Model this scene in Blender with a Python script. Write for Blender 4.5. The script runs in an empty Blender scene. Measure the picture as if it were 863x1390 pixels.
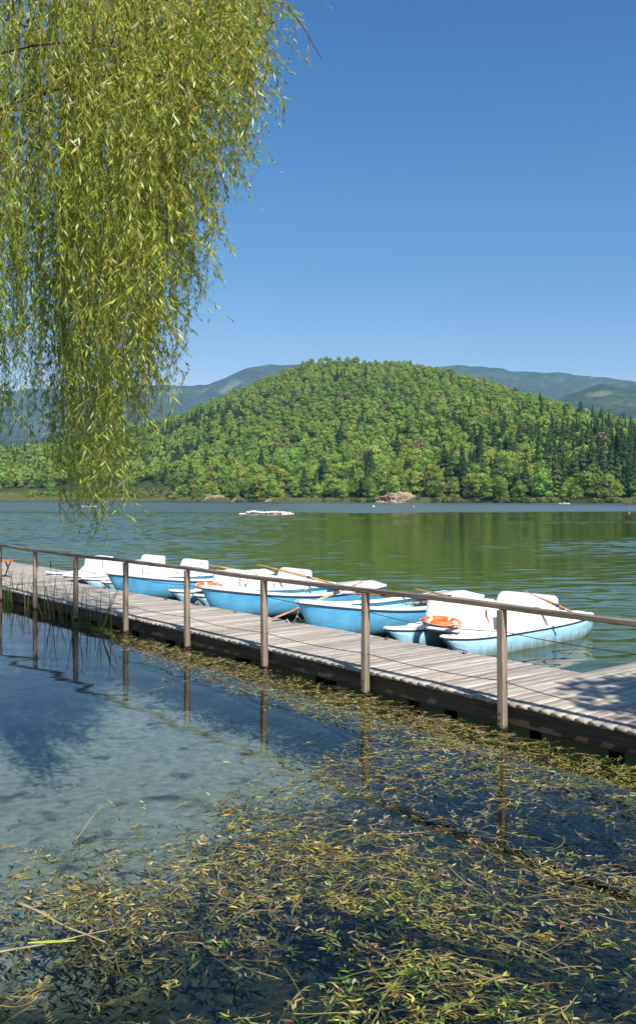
import bpy, bmesh, math, random
import numpy as np
from mathutils import Vector, Matrix, noise as mnoise
R = math.radians
random.seed(7); rng = np.random.default_rng(7)
sc = bpy.context.scene; C = sc.collection

# ---------------------------------------------------------------- camera, sky, sun, exposure
cd = bpy.data.cameras.new("camera"); cam = bpy.data.objects.new("camera", cd); C.objects.link(cam)
cam.location = (0, 0, 2.4); cam.rotation_euler = (R(90), 0, 0)
cd.sensor_fit = 'VERTICAL'; cd.sensor_height = 36; cd.sensor_width = 36
cd.lens = 1210 / 1390 * 36; cd.shift_y = -(695 - 675) / 1390; cd.clip_end = 30000; cd.clip_start = .05
sc.camera = cam
SUN = Vector((.41, -.85, 1.03)).normalized()
el = math.asin(SUN.z); az = math.atan2(SUN.x, SUN.y)
w = bpy.data.worlds.new("World"); sc.world = w; w.use_nodes = True
nt = w.node_tree; bg = nt.nodes['Background']
sky = nt.nodes.new('ShaderNodeTexSky'); sky.sky_type = 'NISHITA'; sky.sun_disc = False
sky.sun_elevation = el; sky.sun_rotation = az; sky.altitude = 500
sky.air_density = 1.0; sky.dust_density = 0.15; sky.ozone_density = 3.5
hsv = nt.nodes.new('ShaderNodeHueSaturation'); hsv.inputs['Saturation'].default_value = 1.2; hsv.inputs['Hue'].default_value = .494; hsv.inputs['Value'].default_value = .86
nt.links.new(sky.outputs[0], hsv.inputs['Color']); 
sr = nt.nodes.new('ShaderNodeSeparateColor'); cr = nt.nodes.new('ShaderNodeCombineColor'); nt.links.new(hsv.outputs[0], sr.inputs[0])
for i_, (e_, k_) in enumerate(((1.62, .83), (1.25, .69), (.96, .93))):      # deepen the blue towards the zenith
    pw = nt.nodes.new('ShaderNodeMath'); pw.operation = 'POWER'; pw.inputs[1].default_value = e_
    ml = nt.nodes.new('ShaderNodeMath'); ml.operation = 'MULTIPLY'; ml.inputs[1].default_value = k_
    nt.links.new(sr.outputs[i_], pw.inputs[0]); nt.links.new(pw.outputs[0], ml.inputs[0]); nt.links.new(ml.outputs[0], cr.inputs[i_])
nt.links.new(cr.outputs[0], bg.inputs[0]); bg.inputs[1].default_value = .12
sl = bpy.data.lights.new("sun", 'SUN'); sl.energy = 4.8; sl.angle = R(.53); sl.color = (1, .95, .87)
so = bpy.data.objects.new("sun", sl); C.objects.link(so)
so.rotation_euler = SUN.to_track_quat('Z', 'Y').to_euler(); so.location = (0, 0, 60)
vs = sc.view_settings
vs.view_transform = 'Standard'; vs.look = 'None'; vs.exposure = 0.6; vs.gamma = 1; vs.use_curve_mapping = False
sc.cycles.max_bounces = 7; sc.cycles.diffuse_bounces = 2; sc.cycles.glossy_bounces = 3
sc.cycles.transmission_bounces = 3; sc.cycles.transparent_max_bounces = 12; sc.cycles.volume_bounces = 0
sc.cycles.caustics_reflective = False; sc.cycles.caustics_refractive = False
sc.cycles.use_denoising = True

# ---------------------------------------------------------------- helpers
def mat(name, base=(.5, .5, .5), rough=.6, spec=.5, var=.15, scale=6, stretch=(1, 1, 1), bump=0, bscale=None, tint=None, orand=0, metal=0, detail=6, trans=0, objrot=0):
    """base colour modulated by object space noise; tint = second colour reached by a broader noise"""
    m = bpy.data.materials.new(name); m.use_nodes = True; n = m.node_tree.nodes; l = m.node_tree.links
    p = n['Principled BSDF']; p.inputs['Roughness'].default_value = rough; p.inputs['Metallic'].default_value = metal
    p.inputs['Specular IOR Level'].default_value = spec
    tc = n.new('ShaderNodeTexCoord'); mp = n.new('ShaderNodeMapping'); mp.inputs['Scale'].default_value = stretch
    mp.inputs['Rotation'].default_value = (0, 0, objrot)
    l.new(tc.outputs['Object'], mp.inputs[0])
    a = n.new('ShaderNodeTexNoise'); a.inputs['Scale'].default_value = scale; a.inputs['Detail'].default_value = detail
    l.new(mp.outputs[0], a.inputs['Vector'])
    b = n.new('ShaderNodeTexNoise'); b.inputs['Scale'].default_value = scale * .23; b.inputs['Detail'].default_value = 3
    l.new(mp.outputs[0], b.inputs['Vector'])
    rr = n.new('ShaderNodeMapRange'); rr.inputs[1].default_value = .42; rr.inputs[2].default_value = .62
    l.new(b.outputs[0], rr.inputs[0])
    mix = n.new('ShaderNodeMix'); mix.data_type = 'RGBA'
    mix.inputs[6].default_value = (*base, 1); mix.inputs[7].default_value = (*(tint or base), 1); l.new(rr.outputs[0], mix.inputs[0])
    mr = n.new('ShaderNodeMapRange'); mr.inputs[1].default_value = .3; mr.inputs[2].default_value = .7
    mr.inputs[3].default_value = 1 - var; mr.inputs[4].default_value = 1 + var; l.new(a.outputs[0], mr.inputs[0])
    mul = n.new('ShaderNodeVectorMath'); mul.operation = 'SCALE'; l.new(mix.outputs[2], mul.inputs[0]); l.new(mr.outputs[0], mul.inputs['Scale'])
    out = mul.outputs[0]
    if orand:
        oi = n.new('ShaderNodeObjectInfo'); hs = n.new('ShaderNodeHueSaturation')
        h = n.new('ShaderNodeMapRange'); h.inputs[3].default_value = .5 - .035 * orand; h.inputs[4].default_value = .5 + .02 * orand
        v = n.new('ShaderNodeMath'); v.operation = 'MULTIPLY_ADD'; v.inputs[1].default_value = .55 * orand; v.inputs[2].default_value = 1 - .25 * orand
        fr = n.new('ShaderNodeMath'); fr.operation = 'FRACT'; ml = n.new('ShaderNodeMath'); ml.operation = 'MULTIPLY'; ml.inputs[1].default_value = 7.3
        l.new(oi.outputs['Random'], h.inputs[0]); l.new(oi.outputs['Random'], ml.inputs[0]); l.new(ml.outputs[0], fr.inputs[0]); l.new(fr.outputs[0], v.inputs[0])
        l.new(h.outputs[0], hs.inputs['Hue']); l.new(v.outputs[0], hs.inputs['Value']); l.new(out, hs.inputs['Color']); out = hs.outputs[0]
    l.new(out, p.inputs['Base Color'])
    if bump:
        c = n.new('ShaderNodeTexNoise'); c.inputs['Scale'].default_value = bscale or scale * 2; c.inputs['Detail'].default_value = 5
        l.new(mp.outputs[0], c.inputs['Vector'])
        bp = n.new('ShaderNodeBump'); bp.inputs['Strength'].default_value = .6; bp.inputs['Distance'].default_value = bump
        l.new(c.outputs[0], bp.inputs['Height']); l.new(bp.outputs[0], p.inputs['Normal'])
    if trans:
        o = n['Material Output']; t = n.new('ShaderNodeBsdfTranslucent'); l.new(out, t.inputs[0])
        ms = n.new('ShaderNodeMixShader'); ms.inputs[0].default_value = trans
        l.new(p.outputs[0], ms.inputs[1]); l.new(t.outputs[0], ms.inputs[2]); l.new(ms.outputs[0], o.inputs[0])
    return m

def leafmat(name, attr=True, trans=.3, rough=.45, orand=0, base=None, spec=.35):
    """colour from the face attribute 'tone' (own colour of each leaf / each tree; willow shade included)"""
    m = bpy.data.materials.new(name); m.use_nodes = True; n = m.node_tree.nodes; l = m.node_tree.links
    p = n['Principled BSDF']; p.inputs['Roughness'].default_value = rough; p.inputs['Specular IOR Level'].default_value = spec
    a = n.new('ShaderNodeAttribute'); a.attribute_name = 'tone'; out = a.outputs['Color']
    if orand:
        oi = n.new('ShaderNodeObjectInfo'); hs = n.new('ShaderNodeHueSaturation')
        h = n.new('ShaderNodeMapRange'); h.inputs[3].default_value = .5 - .035 * orand; h.inputs[4].default_value = .5 + .02 * orand
        v = n.new('ShaderNodeMath'); v.operation = 'MULTIPLY_ADD'; v.inputs[1].default_value = .6 * orand; v.inputs[2].default_value = 1 - .28 * orand
        fr = n.new('ShaderNodeMath'); fr.operation = 'FRACT'; ml = n.new('ShaderNodeMath'); ml.operation = 'MULTIPLY'; ml.inputs[1].default_value = 7.3
        l.new(oi.outputs['Random'], h.inputs[0]); l.new(oi.outputs['Random'], ml.inputs[0]); l.new(ml.outputs[0], fr.inputs[0]); l.new(fr.outputs[0], v.inputs[0])
        l.new(h.outputs[0], hs.inputs['Hue']); l.new(v.outputs[0], hs.inputs['Value']); l.new(out, hs.inputs['Color']); out = hs.outputs[0]
    l.new(out, p.inputs['Base Color'])
    o = n['Material Output']; t = n.new('ShaderNodeBsdfTranslucent'); l.new(out, t.inputs[0])
    ms = n.new('ShaderNodeMixShader'); ms.inputs[0].default_value = trans
    l.new(p.outputs[0], ms.inputs[1]); l.new(t.outputs[0], ms.inputs[2]); l.new(ms.outputs[0], o.inputs[0])
    return m

def link(o, parent=None):
    C.objects.link(o)
    if parent is not None: o.parent = parent
    return o
def npmesh(name, V, F, m=None, tone=None, parent=None, smooth=False, mats=None, mi=None):
    """V (n,3); F list of index arrays with the same length k (quads or tris) as (m,k) array"""
    V = np.asarray(V, np.float32); F = np.asarray(F, np.int32); k = F.shape[1]
    me = bpy.data.meshes.new(name)
    me.vertices.add(len(V)); me.vertices.foreach_set('co', V.ravel())
    me.loops.add(F.size); me.loops.foreach_set('vertex_index', F.ravel())
    me.polygons.add(len(F)); me.polygons.foreach_set('loop_start', np.arange(0, F.size, k, dtype=np.int32))
    if smooth: me.polygons.foreach_set('use_smooth', np.ones(len(F), bool))
    if tone is not None:
        at = me.attributes.new('tone', 'FLOAT_COLOR', 'FACE'); t = np.ones((len(F), 4), np.float32); t[:, :3] = tone
        at.data.foreach_set('color', t.ravel())
    me.update(); me.validate()
    if m: me.materials.append(m)
    return link(bpy.data.objects.new(name, me), parent)
def obj(name, bm, m, parent=None, smooth=False, bevel=0, loc=None):
    bmesh.ops.recalc_face_normals(bm, faces=bm.faces)
    me = bpy.data.meshes.new(name); bm.to_mesh(me); bm.free()
    for x in (m if isinstance(m, (list, tuple)) else [m]): me.materials.append(x)
    if smooth:
        for f in me.polygons: f.use_smooth = True
    o = link(bpy.data.objects.new(name, me), parent)
    if bevel:
        b = o.modifiers.new('bevel', 'BEVEL'); b.width = bevel; b.segments = 2; b.limit_method = 'ANGLE'
    if loc: o.location = loc
    return o
def empty(name, loc, rz=0, label=None, cat=None, group=None, parent=None):
    o = bpy.data.objects.new(name, None); o.empty_display_size = .2; link(o, parent); o.location = loc; o.rotation_euler = (0, 0, rz)
    tag(o, label, cat, group); return o
def tag(o, label=None, cat=None, group=None, kind=None):
    if label: o['label'] = label
    if cat: o['category'] = cat
    if group: o['group'] = group
    if kind: o['kind'] = kind
    return o
def box(bm, x0, x1, y0, y1, z0, z1, mi=0):
    v = [bm.verts.new(c) for c in ((x0, y0, z0), (x1, y0, z0), (x1, y1, z0), (x0, y1, z0), (x0, y0, z1), (x1, y0, z1), (x1, y1, z1), (x0, y1, z1))]
    for f in ((3, 2, 1, 0), (4, 5, 6, 7), (0, 1, 5, 4), (1, 2, 6, 5), (2, 3, 7, 6), (3, 0, 4, 7)):
        bm.faces.new([v[i] for i in f]).material_index = mi
    return v
def prism(bm, pts, y0, y1, axis='y', mi=0):
    """polygon in x-z extruded along y"""
    a = [bm.verts.new((x, y0, z)) for x, z in pts]; b = [bm.verts.new((x, y1, z)) for x, z in pts]
    bm.faces.new(a).material_index = mi; bm.faces.new(b[::-1]).material_index = mi
    for i in range(len(pts)):
        j = (i + 1) % len(pts); bm.faces.new((a[j], a[i], b[i], b[j])).material_index = mi
def tube(bm, pts, r, seg=8, mi=0, cap=True):
    pts = [Vector(p) for p in pts]; rs = r if isinstance(r, (list, tuple)) else [r] * len(pts); rings = []
    for i, p in enumerate(pts):
        d = (pts[min(i + 1, len(pts) - 1)] - pts[max(i - 1, 0)]).normalized()
        a = d.cross(Vector((0, 0, 1))); a = a.normalized() if a.length > 1e-3 else Vector((1, 0, 0)); b = d.cross(a)
        rings.append([bm.verts.new(p + (a * math.cos(t) + b * math.sin(t)) * rs[i]) for t in [2 * math.pi * k / seg for k in range(seg)]])
    for q, s in zip(rings, rings[1:]):
        for k in range(seg):
            f = bm.faces.new((q[k], q[(k + 1) % seg], s[(k + 1) % seg], s[k])); f.material_index = mi; f.smooth = True
    if cap:
        bm.faces.new(rings[0][::-1]).material_index = mi; bm.faces.new(rings[-1]).material_index = mi
def copy_tree(o, parent=None):
    c = o.copy(); link(c, parent)
    for ch in list(o.children): copy_tree(ch, c)
    return c

# dock frame: u runs along the dock (away, to the left), v across it towards the lake
P0 = np.array([1.909, 9.22]); U = np.array([-.627, .779]); Vv = np.array([.779, .627]); RZ = math.atan2(.627, .779)
def uv(u, v, z=0):
    p = P0 + u * U + v * Vv; return Vector((p[0], p[1], z))
def L(x, y, z=0): return Vector((x, y, z))       # local dock frame: x = v, y = u
DK = .27

# ---------------------------------------------------------------- terrain
HX, HY = 57., 950.
def shoreY(X):
    X = np.asarray(X, float)
    base = np.clip(440 - .78 * X, 318, 560) + 5 * np.sin(X * .045) + 3 * np.sin(X * .13 + 1)
    return base - np.clip(np.abs(X - 20) - 230, 0, None) * 1.2
def fbm(X, Y, s, seed=0, oct=4):
    out = np.zeros(np.broadcast(X, Y).shape); a = 1.
    r = np.random.default_rng(seed)
    for o in range(oct):
        for k in range(3):
            th = r.uniform(0, 6.28); ph = r.uniform(0, 6.28); fr = s * 2 ** o * r.uniform(.7, 1.3)
            out += a / 3 * np.sin((X * math.cos(th) + Y * math.sin(th)) * fr + ph + 1.3 * np.sin((X * math.sin(th) - Y * math.cos(th)) * fr * .7 + ph * 2))
        a *= .5
    return out
def height(X, Y):
    X = np.asarray(X, float); Y = np.asarray(Y, float); ys = shoreY(X)
    d = Y - ys
    s = np.clip((Y - ys - 12) / (HY - ys - 12), 0, None)
    dx = (X - HX * Y / HY) * (HY / np.maximum(Y, 1)) ** .35
    r = np.sqrt(dx ** 2 + 28 ** 2) - 28
    rr = np.where(dx < 0, r / 232, r / 228)
    shp = 1 / (1 + rr ** 1.75)
    ramp = np.where(s < 1, 1.12 * s - .12 * s ** 3, np.clip(1 - (s - 1) * 1.0, .1, None))
    hill = 141 * shp * ramp + np.clip(s, 0, 1) * 9 * fbm(X, Y, .012, 3)
    land = .6 + np.clip(d, 0, 12) / 12 * 1.4 + np.maximum(hill, 0)
    shore = -1.2 + (np.clip(d, -4, 0) + 4) / 4 * 1.8
    # near bank and bed
    bank = 2.3 - Y - .15 * np.sin(X * .9)
    near = np.where(bank > 0, np.clip(-.33 + bank * .45, None, .75), -.33 - np.clip(-bank, 0, 7) * .045)
    vv = (X - P0[0]) * Vv[0] + (Y - P0[1]) * Vv[1]
    near = near - np.clip(vv - 1, 0, 12) * .3 + .03 * fbm(X, Y, 1.1, 5)
    near = np.maximum(near, -4.5)
    h = np.where(d > 0, land, np.where(d > -4, np.maximum(shore, -1.2), near))
    h = np.where((d <= -4) & (d > -30), np.maximum(near, np.minimum(-1.2, -1.2 + (d + 4) * .12)), h)
    return h
def gaxis(fine, far, n1, n2, lo, hi):
    a = np.linspace(-fine, fine, n1); g = np.geomspace(fine, far, n2)[1:]
    return a
xs = np.unique(np.concatenate([np.linspace(-14, 14, 90), np.linspace(-420, 420, 170), np.linspace(-9000, 9000, 40)]))
ys_ = np.unique(np.concatenate([np.linspace(-6, 32, 120), np.linspace(32, 300, 20), np.linspace(300, 1300, 240), np.linspace(-600, -6, 12), np.linspace(1300, 9000, 20)]))
GX, GY = np.meshgrid(xs, ys_); GZ = height(GX, GY)
GZ = np.where((GY < -6), .75, GZ)
nx, ny = len(xs), len(ys_)
idx = np.arange(nx * ny).reshape(ny, nx)
F = np.stack([idx[:-1, :-1], idx[:-1, 1:], idx[1:, 1:], idx[1:, :-1]], -1).reshape(-1, 4)

# bed / bank / forest floor material
M = {}
def ground_mat():
    m = bpy.data.materials.new('ground'); m.use_nodes = True; n = m.node_tree.nodes; l = m.node_tree.links; p = n['Principled BSDF']
    p.inputs['Roughness'].default_value = .95; p.inputs['Specular IOR Level'].default_value = .1
    geo = n.new('ShaderNodeNewGeometry'); sep = n.new('ShaderNodeSeparateXYZ'); l.new(geo.outputs['Position'], sep.inputs[0])
    def noise(s, d=5):
        t = n.new('ShaderNodeTexNoise'); t.inputs['Scale'].default_value = s; t.inputs['Detail'].default_value = d; l.new(geo.outputs['Position'], t.inputs['Vector']); return t.outputs[0]
    def rng_(src, a, b, c=0, d=1):
        t = n.new('ShaderNodeMapRange'); t.inputs[1].default_value = a; t.inputs[2].default_value = b; t.inputs[3].default_value = c; t.inputs[4].default_value = d; l.new(src, t.inputs[0]); return t.outputs[0]
    def mix(f, a, b):
        t = n.new('ShaderNodeMix'); t.data_type = 'RGBA'; l.new(f, t.inputs[0])
        for i, c in ((6, a), (7, b)):
            if isinstance(c, tuple): t.inputs[i].default_value = (*c, 1)
            else: l.new(c, t.inputs[i])
        return t.outputs[2]
    def math_(op, a, b):
        t = n.new('ShaderNodeMath'); t.operation = op
        for i, c in ((0, a), (1, b)):
            if isinstance(c, (int, float)): t.inputs[i].default_value = c
            else: l.new(c, t.inputs[i])
        return t.outputs[0]
    sand = mix(rng_(noise(9), .35, .65), (.27, .275, .265), (.43, .43, .41))
    weed = mix(rng_(noise(14), .4, .6), (.02, .03, .032), (.05, .055, .045))
    # sand at left, widened by the dock to paint in sky reflection; weed elsewhere
    e = math_('ADD', math_('ADD', sep.outputs[0], 4.1), math_('MULTIPLY', sep.outputs[1], -.48))
    e = math_('ADD', e, math_('MULTIPLY', math_('SUBTRACT', noise(.9, 6), .5), 2.6))
    bed = mix(rng_(e, -.4, .9), sand, weed)
    vw = math_('ADD', math_('MULTIPLY', math_('SUBTRACT', sep.outputs[0], 1.909), .779), math_('MULTIPLY', math_('SUBTRACT', sep.outputs[1], 9.22), .627))
    bed = mix(rng_(math_('ADD', vw, math_('MULTIPLY', noise(1.1), 1.0)), -.5, .2), bed, weed)
    bed = mix(rng_(noise(2.6, 8), .56, .68, 0, .8), bed, weed)
    bed = mix(rng_(noise(30, 6), .55, .65, 0, .35), bed, (.14, .13, .09))
    bed = mix(rng_(math_('ADD', sep.outputs[1], math_('MULTIPLY', noise(1.3), 1.5)), 5.6, 6.4, 1, 0), bed, weed)
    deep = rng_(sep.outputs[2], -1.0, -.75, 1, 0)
    bed = mix(deep, bed, mix(rng_(vw, 16, 28), (.018, .022, .012), (.16, .21, .035)))  # water murk and the dark under the dock, put into the deep bed colour
    grass = mix(rng_(noise(.3), .35, .65), (.10, .13, .03), (.06, .09, .02))
    floor = mix(rng_(noise(.08), .4, .6), (.035, .055, .015), (.05, .07, .02))
    land = mix(math_('MAXIMUM', rng_(sep.outputs[2], 2.2, 5), math_('MULTIPLY', rng_(sep.outputs[0], -68, -55), rng_(sep.outputs[1], 100, 110))), grass, floor)
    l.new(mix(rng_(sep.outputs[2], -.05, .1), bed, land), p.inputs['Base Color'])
    return m
M['ground'] = ground_mat()
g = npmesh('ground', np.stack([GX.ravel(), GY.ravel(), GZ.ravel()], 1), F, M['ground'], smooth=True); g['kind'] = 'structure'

# ---------------------------------------------------------------- far mountains
def ridge(name, Y0, depth, prof, seed, m, amp=40, fs=.004):
    X = np.linspace(-3600 * Y0 / 5200, 3600 * Y0 / 5200, 260); T = np.linspace(0, 1, 60)
    pxs = 431.5 + X / (Y0 + depth) * 1210
    top = (675 - np.interp(pxs, [a for a, b in prof], [b for a, b in prof])) / 1210 * (Y0 + depth) + 2.4
    XX, TT = np.meshgrid(X, T); YY = Y0 + TT * depth
    s = np.where(TT < .72, TT / .72, 1 - (TT - .72) * 1.6)
    H = top[None, :] * (.15 + .85 * np.sin(np.clip(s, 0, 1) * math.pi / 2) ** 1.1)
    rid = np.abs(fbm(XX + YY * .35, YY * .25, fs, seed)) 
    H = H - amp * 1.6 * rid * np.sin(np.clip(TT / .75, 0, 1) * math.pi) ** .8 + amp * .08 * fbm(XX, YY, fs * 6, seed + 1)
    H[0] = -5; H[-1] = -5
    ii = np.arange(XX.size).reshape(XX.shape)
    FF = np.stack([ii[:-1, :-1], ii[:-1, 1:], ii[1:, 1:], ii[1:, :-1]], -1).reshape(-1, 4)
    o = npmesh(name, np.stack([XX.ravel(), YY.ravel(), H.ravel()], 1), FF, m, smooth=True); o['kind'] = 'structure'
def mountain_mat():
    m = mat('mountain_forest', (.035, .055, .018), .95, .05, .45, .035, tint=(.06, .08, .028), bump=14, bscale=.03)
    n = m.node_tree.nodes; l = m.node_tree.links; p = n['Principled BSDF']
    src = p.inputs['Base Color'].links[0].from_socket
    t = n.new('ShaderNodeTexNoise'); t.inputs['Scale'].default_value = .0032; t.inputs['Detail'].default_value = 4
    tc = n.new('ShaderNodeTexCoord'); l.new(tc.outputs['Object'], t.inputs['Vector'])
    r = n.new('ShaderNodeMapRange'); r.inputs[1].default_value = .63; r.inputs[2].default_value = .68; l.new(t.outputs[0], r.inputs[0])
    x = n.new('ShaderNodeMix'); x.data_type = 'RGBA'; l.new(r.outputs[0], x.inputs[0]); l.new(src, x.inputs[6]); x.inputs[7].default_value = (.14, .17, .07, 1)
    l.new(x.outputs[2], p.inputs['Base Color']); return m
M['mountain'] = mountain_mat()
ridge('mountains', 4300, 1700, [(-900, 560), (-300, 545), (60, 540), (200, 537), (300, 535), (345, 515), (375, 509), (430, 511), (520, 516), (600, 511), (640, 514), (700, 520), (765, 522), (800, 528), (863, 538), (1000, 540), (1500, 520), (2200, 560)], 11, M['mountain'], 55)
ridge('hills', 2500, 900, [(-900, 600), (0, 600), (200, 590), (350, 560), (560, 640), (650, 590), (720, 556), (790, 530), (830, 534), (900, 528), (1000, 540), (1500, 560), (2200, 600)], 21, M['mountain'], 30, .006)

# ---------------------------------------------------------------- water
def water_mat():
    m = bpy.data.materials.new('lake_water'); m.use_nodes = True; n = m.node_tree.nodes; l = m.node_tree.links
    n.remove(n['Principled BSDF'])
    geo = n.new('ShaderNodeNewGeometry'); sep = n.new('ShaderNodeSeparateXYZ'); l.new(geo.outputs['Position'], sep.inputs[0])
    def noise(s, d=3, st=(1, 1, 1), rough=.5, dist=0):
        mp = n.new('ShaderNodeMapping'); mp.inputs['Scale'].default_value = st; l.new(geo.outputs['Position'], mp.inputs[0])
        t = n.new('ShaderNodeTexNoise'); t.inputs['Scale'].default_value = s; t.inputs['Detail'].default_value = d; t.inputs['Roughness'].default_value = rough; t.inputs['Distortion'].default_value = dist
        l.new(mp.outputs[0], t.inputs['Vector']); return t.outputs[0]
    def rng_(src, a, b, c=0, d=1):
        t = n.new('ShaderNodeMapRange'); t.inputs[1].default_value = a; t.inputs[2].default_value = b; t.inputs[3].default_value = c; t.inputs[4].default_value = d; l.new(src, t.inputs[0]); return t.outputs[0]
    def math_(op, a, b):
        t = n.new('ShaderNodeMath'); t.operation = op
        for i, c in ((0, a), (1, b)):
            if isinstance(c, (int, float)): t.inputs[i].default_value = c
            else: l.new(c, t.inputs[i])
        return t.outputs[0]
    # v coordinate across the dock: sheltered side / lake side
    vv = math_('ADD', math_('MULTIPLY', math_('SUBTRACT', sep.outputs[0], P0[0]), Vv[0]), math_('MULTIPLY', math_('SUBTRACT', sep.outputs[1], P0[1]), Vv[1]))
    lake = rng_(vv, 1., 4.5, 0, 1)
    # wind-ruffled zone far out, breaking up to patches
    far = rng_(math_('ADD', sep.outputs[1], math_('MULTIPLY', noise(.02, 2, (1, .5, 1)), 60)), 165, 178, 0, 1)
    leftw = rng_(math_('ADD', sep.outputs[0], math_('ADD', math_('MULTIPLY', sep.outputs[1], .04), math_('MULTIPLY', noise(.05, 3, (.6, 1, 1)), 14))), 0, 16, 1, 0)
    leftw = math_('MULTIPLY', leftw, rng_(sep.outputs[1], 10, 24))
    ruff = math_('MAXIMUM', far, math_('MULTIPLY', leftw, .9))
    big = noise(1.5, 3, (.5, 1, 1), .55, .6)
    sm = noise(5.5, 3, (.6, 1, 1))
    cal = noise(1.1, 2, (1, 1, 1), .4)
    outer = rng_(sep.outputs[1], 120, 150)
    h = math_('ADD', math_('MULTIPLY', sm, .0035), math_('MULTIPLY', math_('MULTIPLY', big, outer), math_('ADD', math_('MULTIPLY', leftw, .10), .05)))
    h = math_('MULTIPLY', h, math_('ADD', math_('MULTIPLY', lake, .9), 0))
    h = math_('MULTIPLY', h, math_('ADD', math_('MULTIPLY', ruff, 1.4), 1))
    fine = math_('MULTIPLY', noise(7, 2, (.6, 1, 1)), .0007)
    h = math_('ADD', h, math_('MULTIPLY', cal, math_('ADD', math_('MULTIPLY', lake, .003), .003))); h = math_('ADD', h, fine)
    bp = n.new('ShaderNodeBump'); bp.inputs['Strength'].default_value = 1; bp.inputs['Distance'].default_value = 1; l.new(h, bp.inputs['Height'])
    fr = n.new('ShaderNodeFresnel'); fr.inputs['IOR'].default_value = 1.333; l.new(bp.outputs[0], fr.inputs['Normal'])
    gl = n.new('ShaderNodeBsdfGlossy'); l.new(bp.outputs[0], gl.inputs['Normal'])
    rg = rng_(far, 0, 1, .0, .27); l.new(rg, gl.inputs['Roughness'])
    tr = n.new('ShaderNodeBsdfTransparent'); tr.inputs[0].default_value = (.66, .75, .72, 1)
    ms = n.new('ShaderNodeMixShader'); l.new(fr.outputs[0], ms.inputs[0]); l.new(tr.outputs[0], ms.inputs[1]); l.new(gl.outputs[0], ms.inputs[2])
    l.new(ms.outputs[0], n['Material Output'].inputs[0]); return m
M['water'] = water_mat()
Y0w, Y1w, NR, NC = 7.0, 150., 780, 330
yr = Y0w + (Y1w - Y0w) * np.linspace(0, 1, NR) ** 1.35; tc_ = np.linspace(-1, 1, NC) * .44
TX, WYY = np.meshgrid(tc_, yr); WXX = TX * WYY
wr = np.random.default_rng(17); WZ = np.zeros(WXX.shape)
for i in range(72):
    lam = float(np.exp(wr.uniform(math.log(.32), math.log(1.9)))); th = math.pi / 2 + wr.normal(.12, .42); k_ = 2 * math.pi / lam
    res = np.clip((lam - .9 * np.gradient(yr)[:, None] * 2.2) / (.5 * lam), 0, 1)          # leave out what the rows cannot carry
    WZ += res * (.0084 / k_) * np.sin(k_ * (WXX * math.cos(th) + WYY * math.sin(th)) + wr.uniform(0, 6.28))
vgw = (WXX - P0[0]) * Vv[0] + (WYY - P0[1]) * Vv[1]
g1 = fbm(WXX * .6, WYY, .16, 91, 3); g2 = fbm(WXX * .5, WYY, .05, 92, 2)
left_ = np.clip((9 - (WXX + .04 * WYY) + 7 * g2) / 15, 0, 1)
right_ = np.clip((WXX - .17 * WYY + 1.5 * g2) / 5, 0, 1) * np.clip((60 - WYY) / 30, 0, 1)
mod = .42 + .85 * np.clip(g1, -.35, 1) + 1.5 * left_ + .5 * right_
mod = np.clip(mod, .12, 3) * (.05 + .95 * np.clip((vgw - 1.5) / 5, 0, 1))
edge = np.clip((.44 - np.abs(TX)) / .03, 0, 1) * np.clip((WYY - Y0w) / 1.0, 0, 1) * np.clip((Y1w - WYY) / 25, 0, 1)
WZ = WZ * mod * edge
wi = np.arange(NR * NC).reshape(NR, NC)
WF = np.stack([wi[:-1, :-1], wi[:-1, 1:], wi[1:, 1:], wi[1:, :-1]], -1).reshape(-1, 4)
WV = np.stack([WXX.ravel(), WYY.ravel(), WZ.ravel()], 1)
n0 = len(WV); c1, c2 = .44 * Y0w, .44 * Y1w
ex = np.array([(-420, -30, 0), (420, -30, 0), (420, Y0w, 0), (c1, Y0w, 0), (-c1, Y0w, 0), (-420, Y0w, 0), (420, Y1w, 0), (c2, Y1w, 0), (-c2, Y1w, 0), (-420, Y1w, 0), (420, 600, 0), (-420, 600, 0), (0, -30, 0), (0, 600, 0)], float)
WV = np.concatenate([WV, ex]); E_ = lambda *a: [n0 + i for i in a]
WF = np.concatenate([WF, np.array([E_(0, 12, 4, 5), E_(12, 1, 2, 3), E_(3, 2, 6, 7), E_(5, 4, 8, 9), E_(8, 7, 13, 11), E_(7, 6, 10, 13)]), np.array([E_(12, 3, 4, 4), E_(9, 8, 11, 11)])[:0]])
o = npmesh('water', WV, WF, M['water'], smooth=True); o['kind'] = 'structure'
tri = npmesh('water_fill', np.array([(0, -30, 0), (c1, Y0w, 0), (-c1, Y0w, 0), (-420, Y1w, 0), (-c2, Y1w, 0), (-420, 600, 0)], float), np.array([(0, 1, 2), (3, 4, 5)]), M['water'])
bpy.context.view_layer.objects.active = o; tri.select_set(True); o.select_set(True); bpy.ops.object.join()

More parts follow.
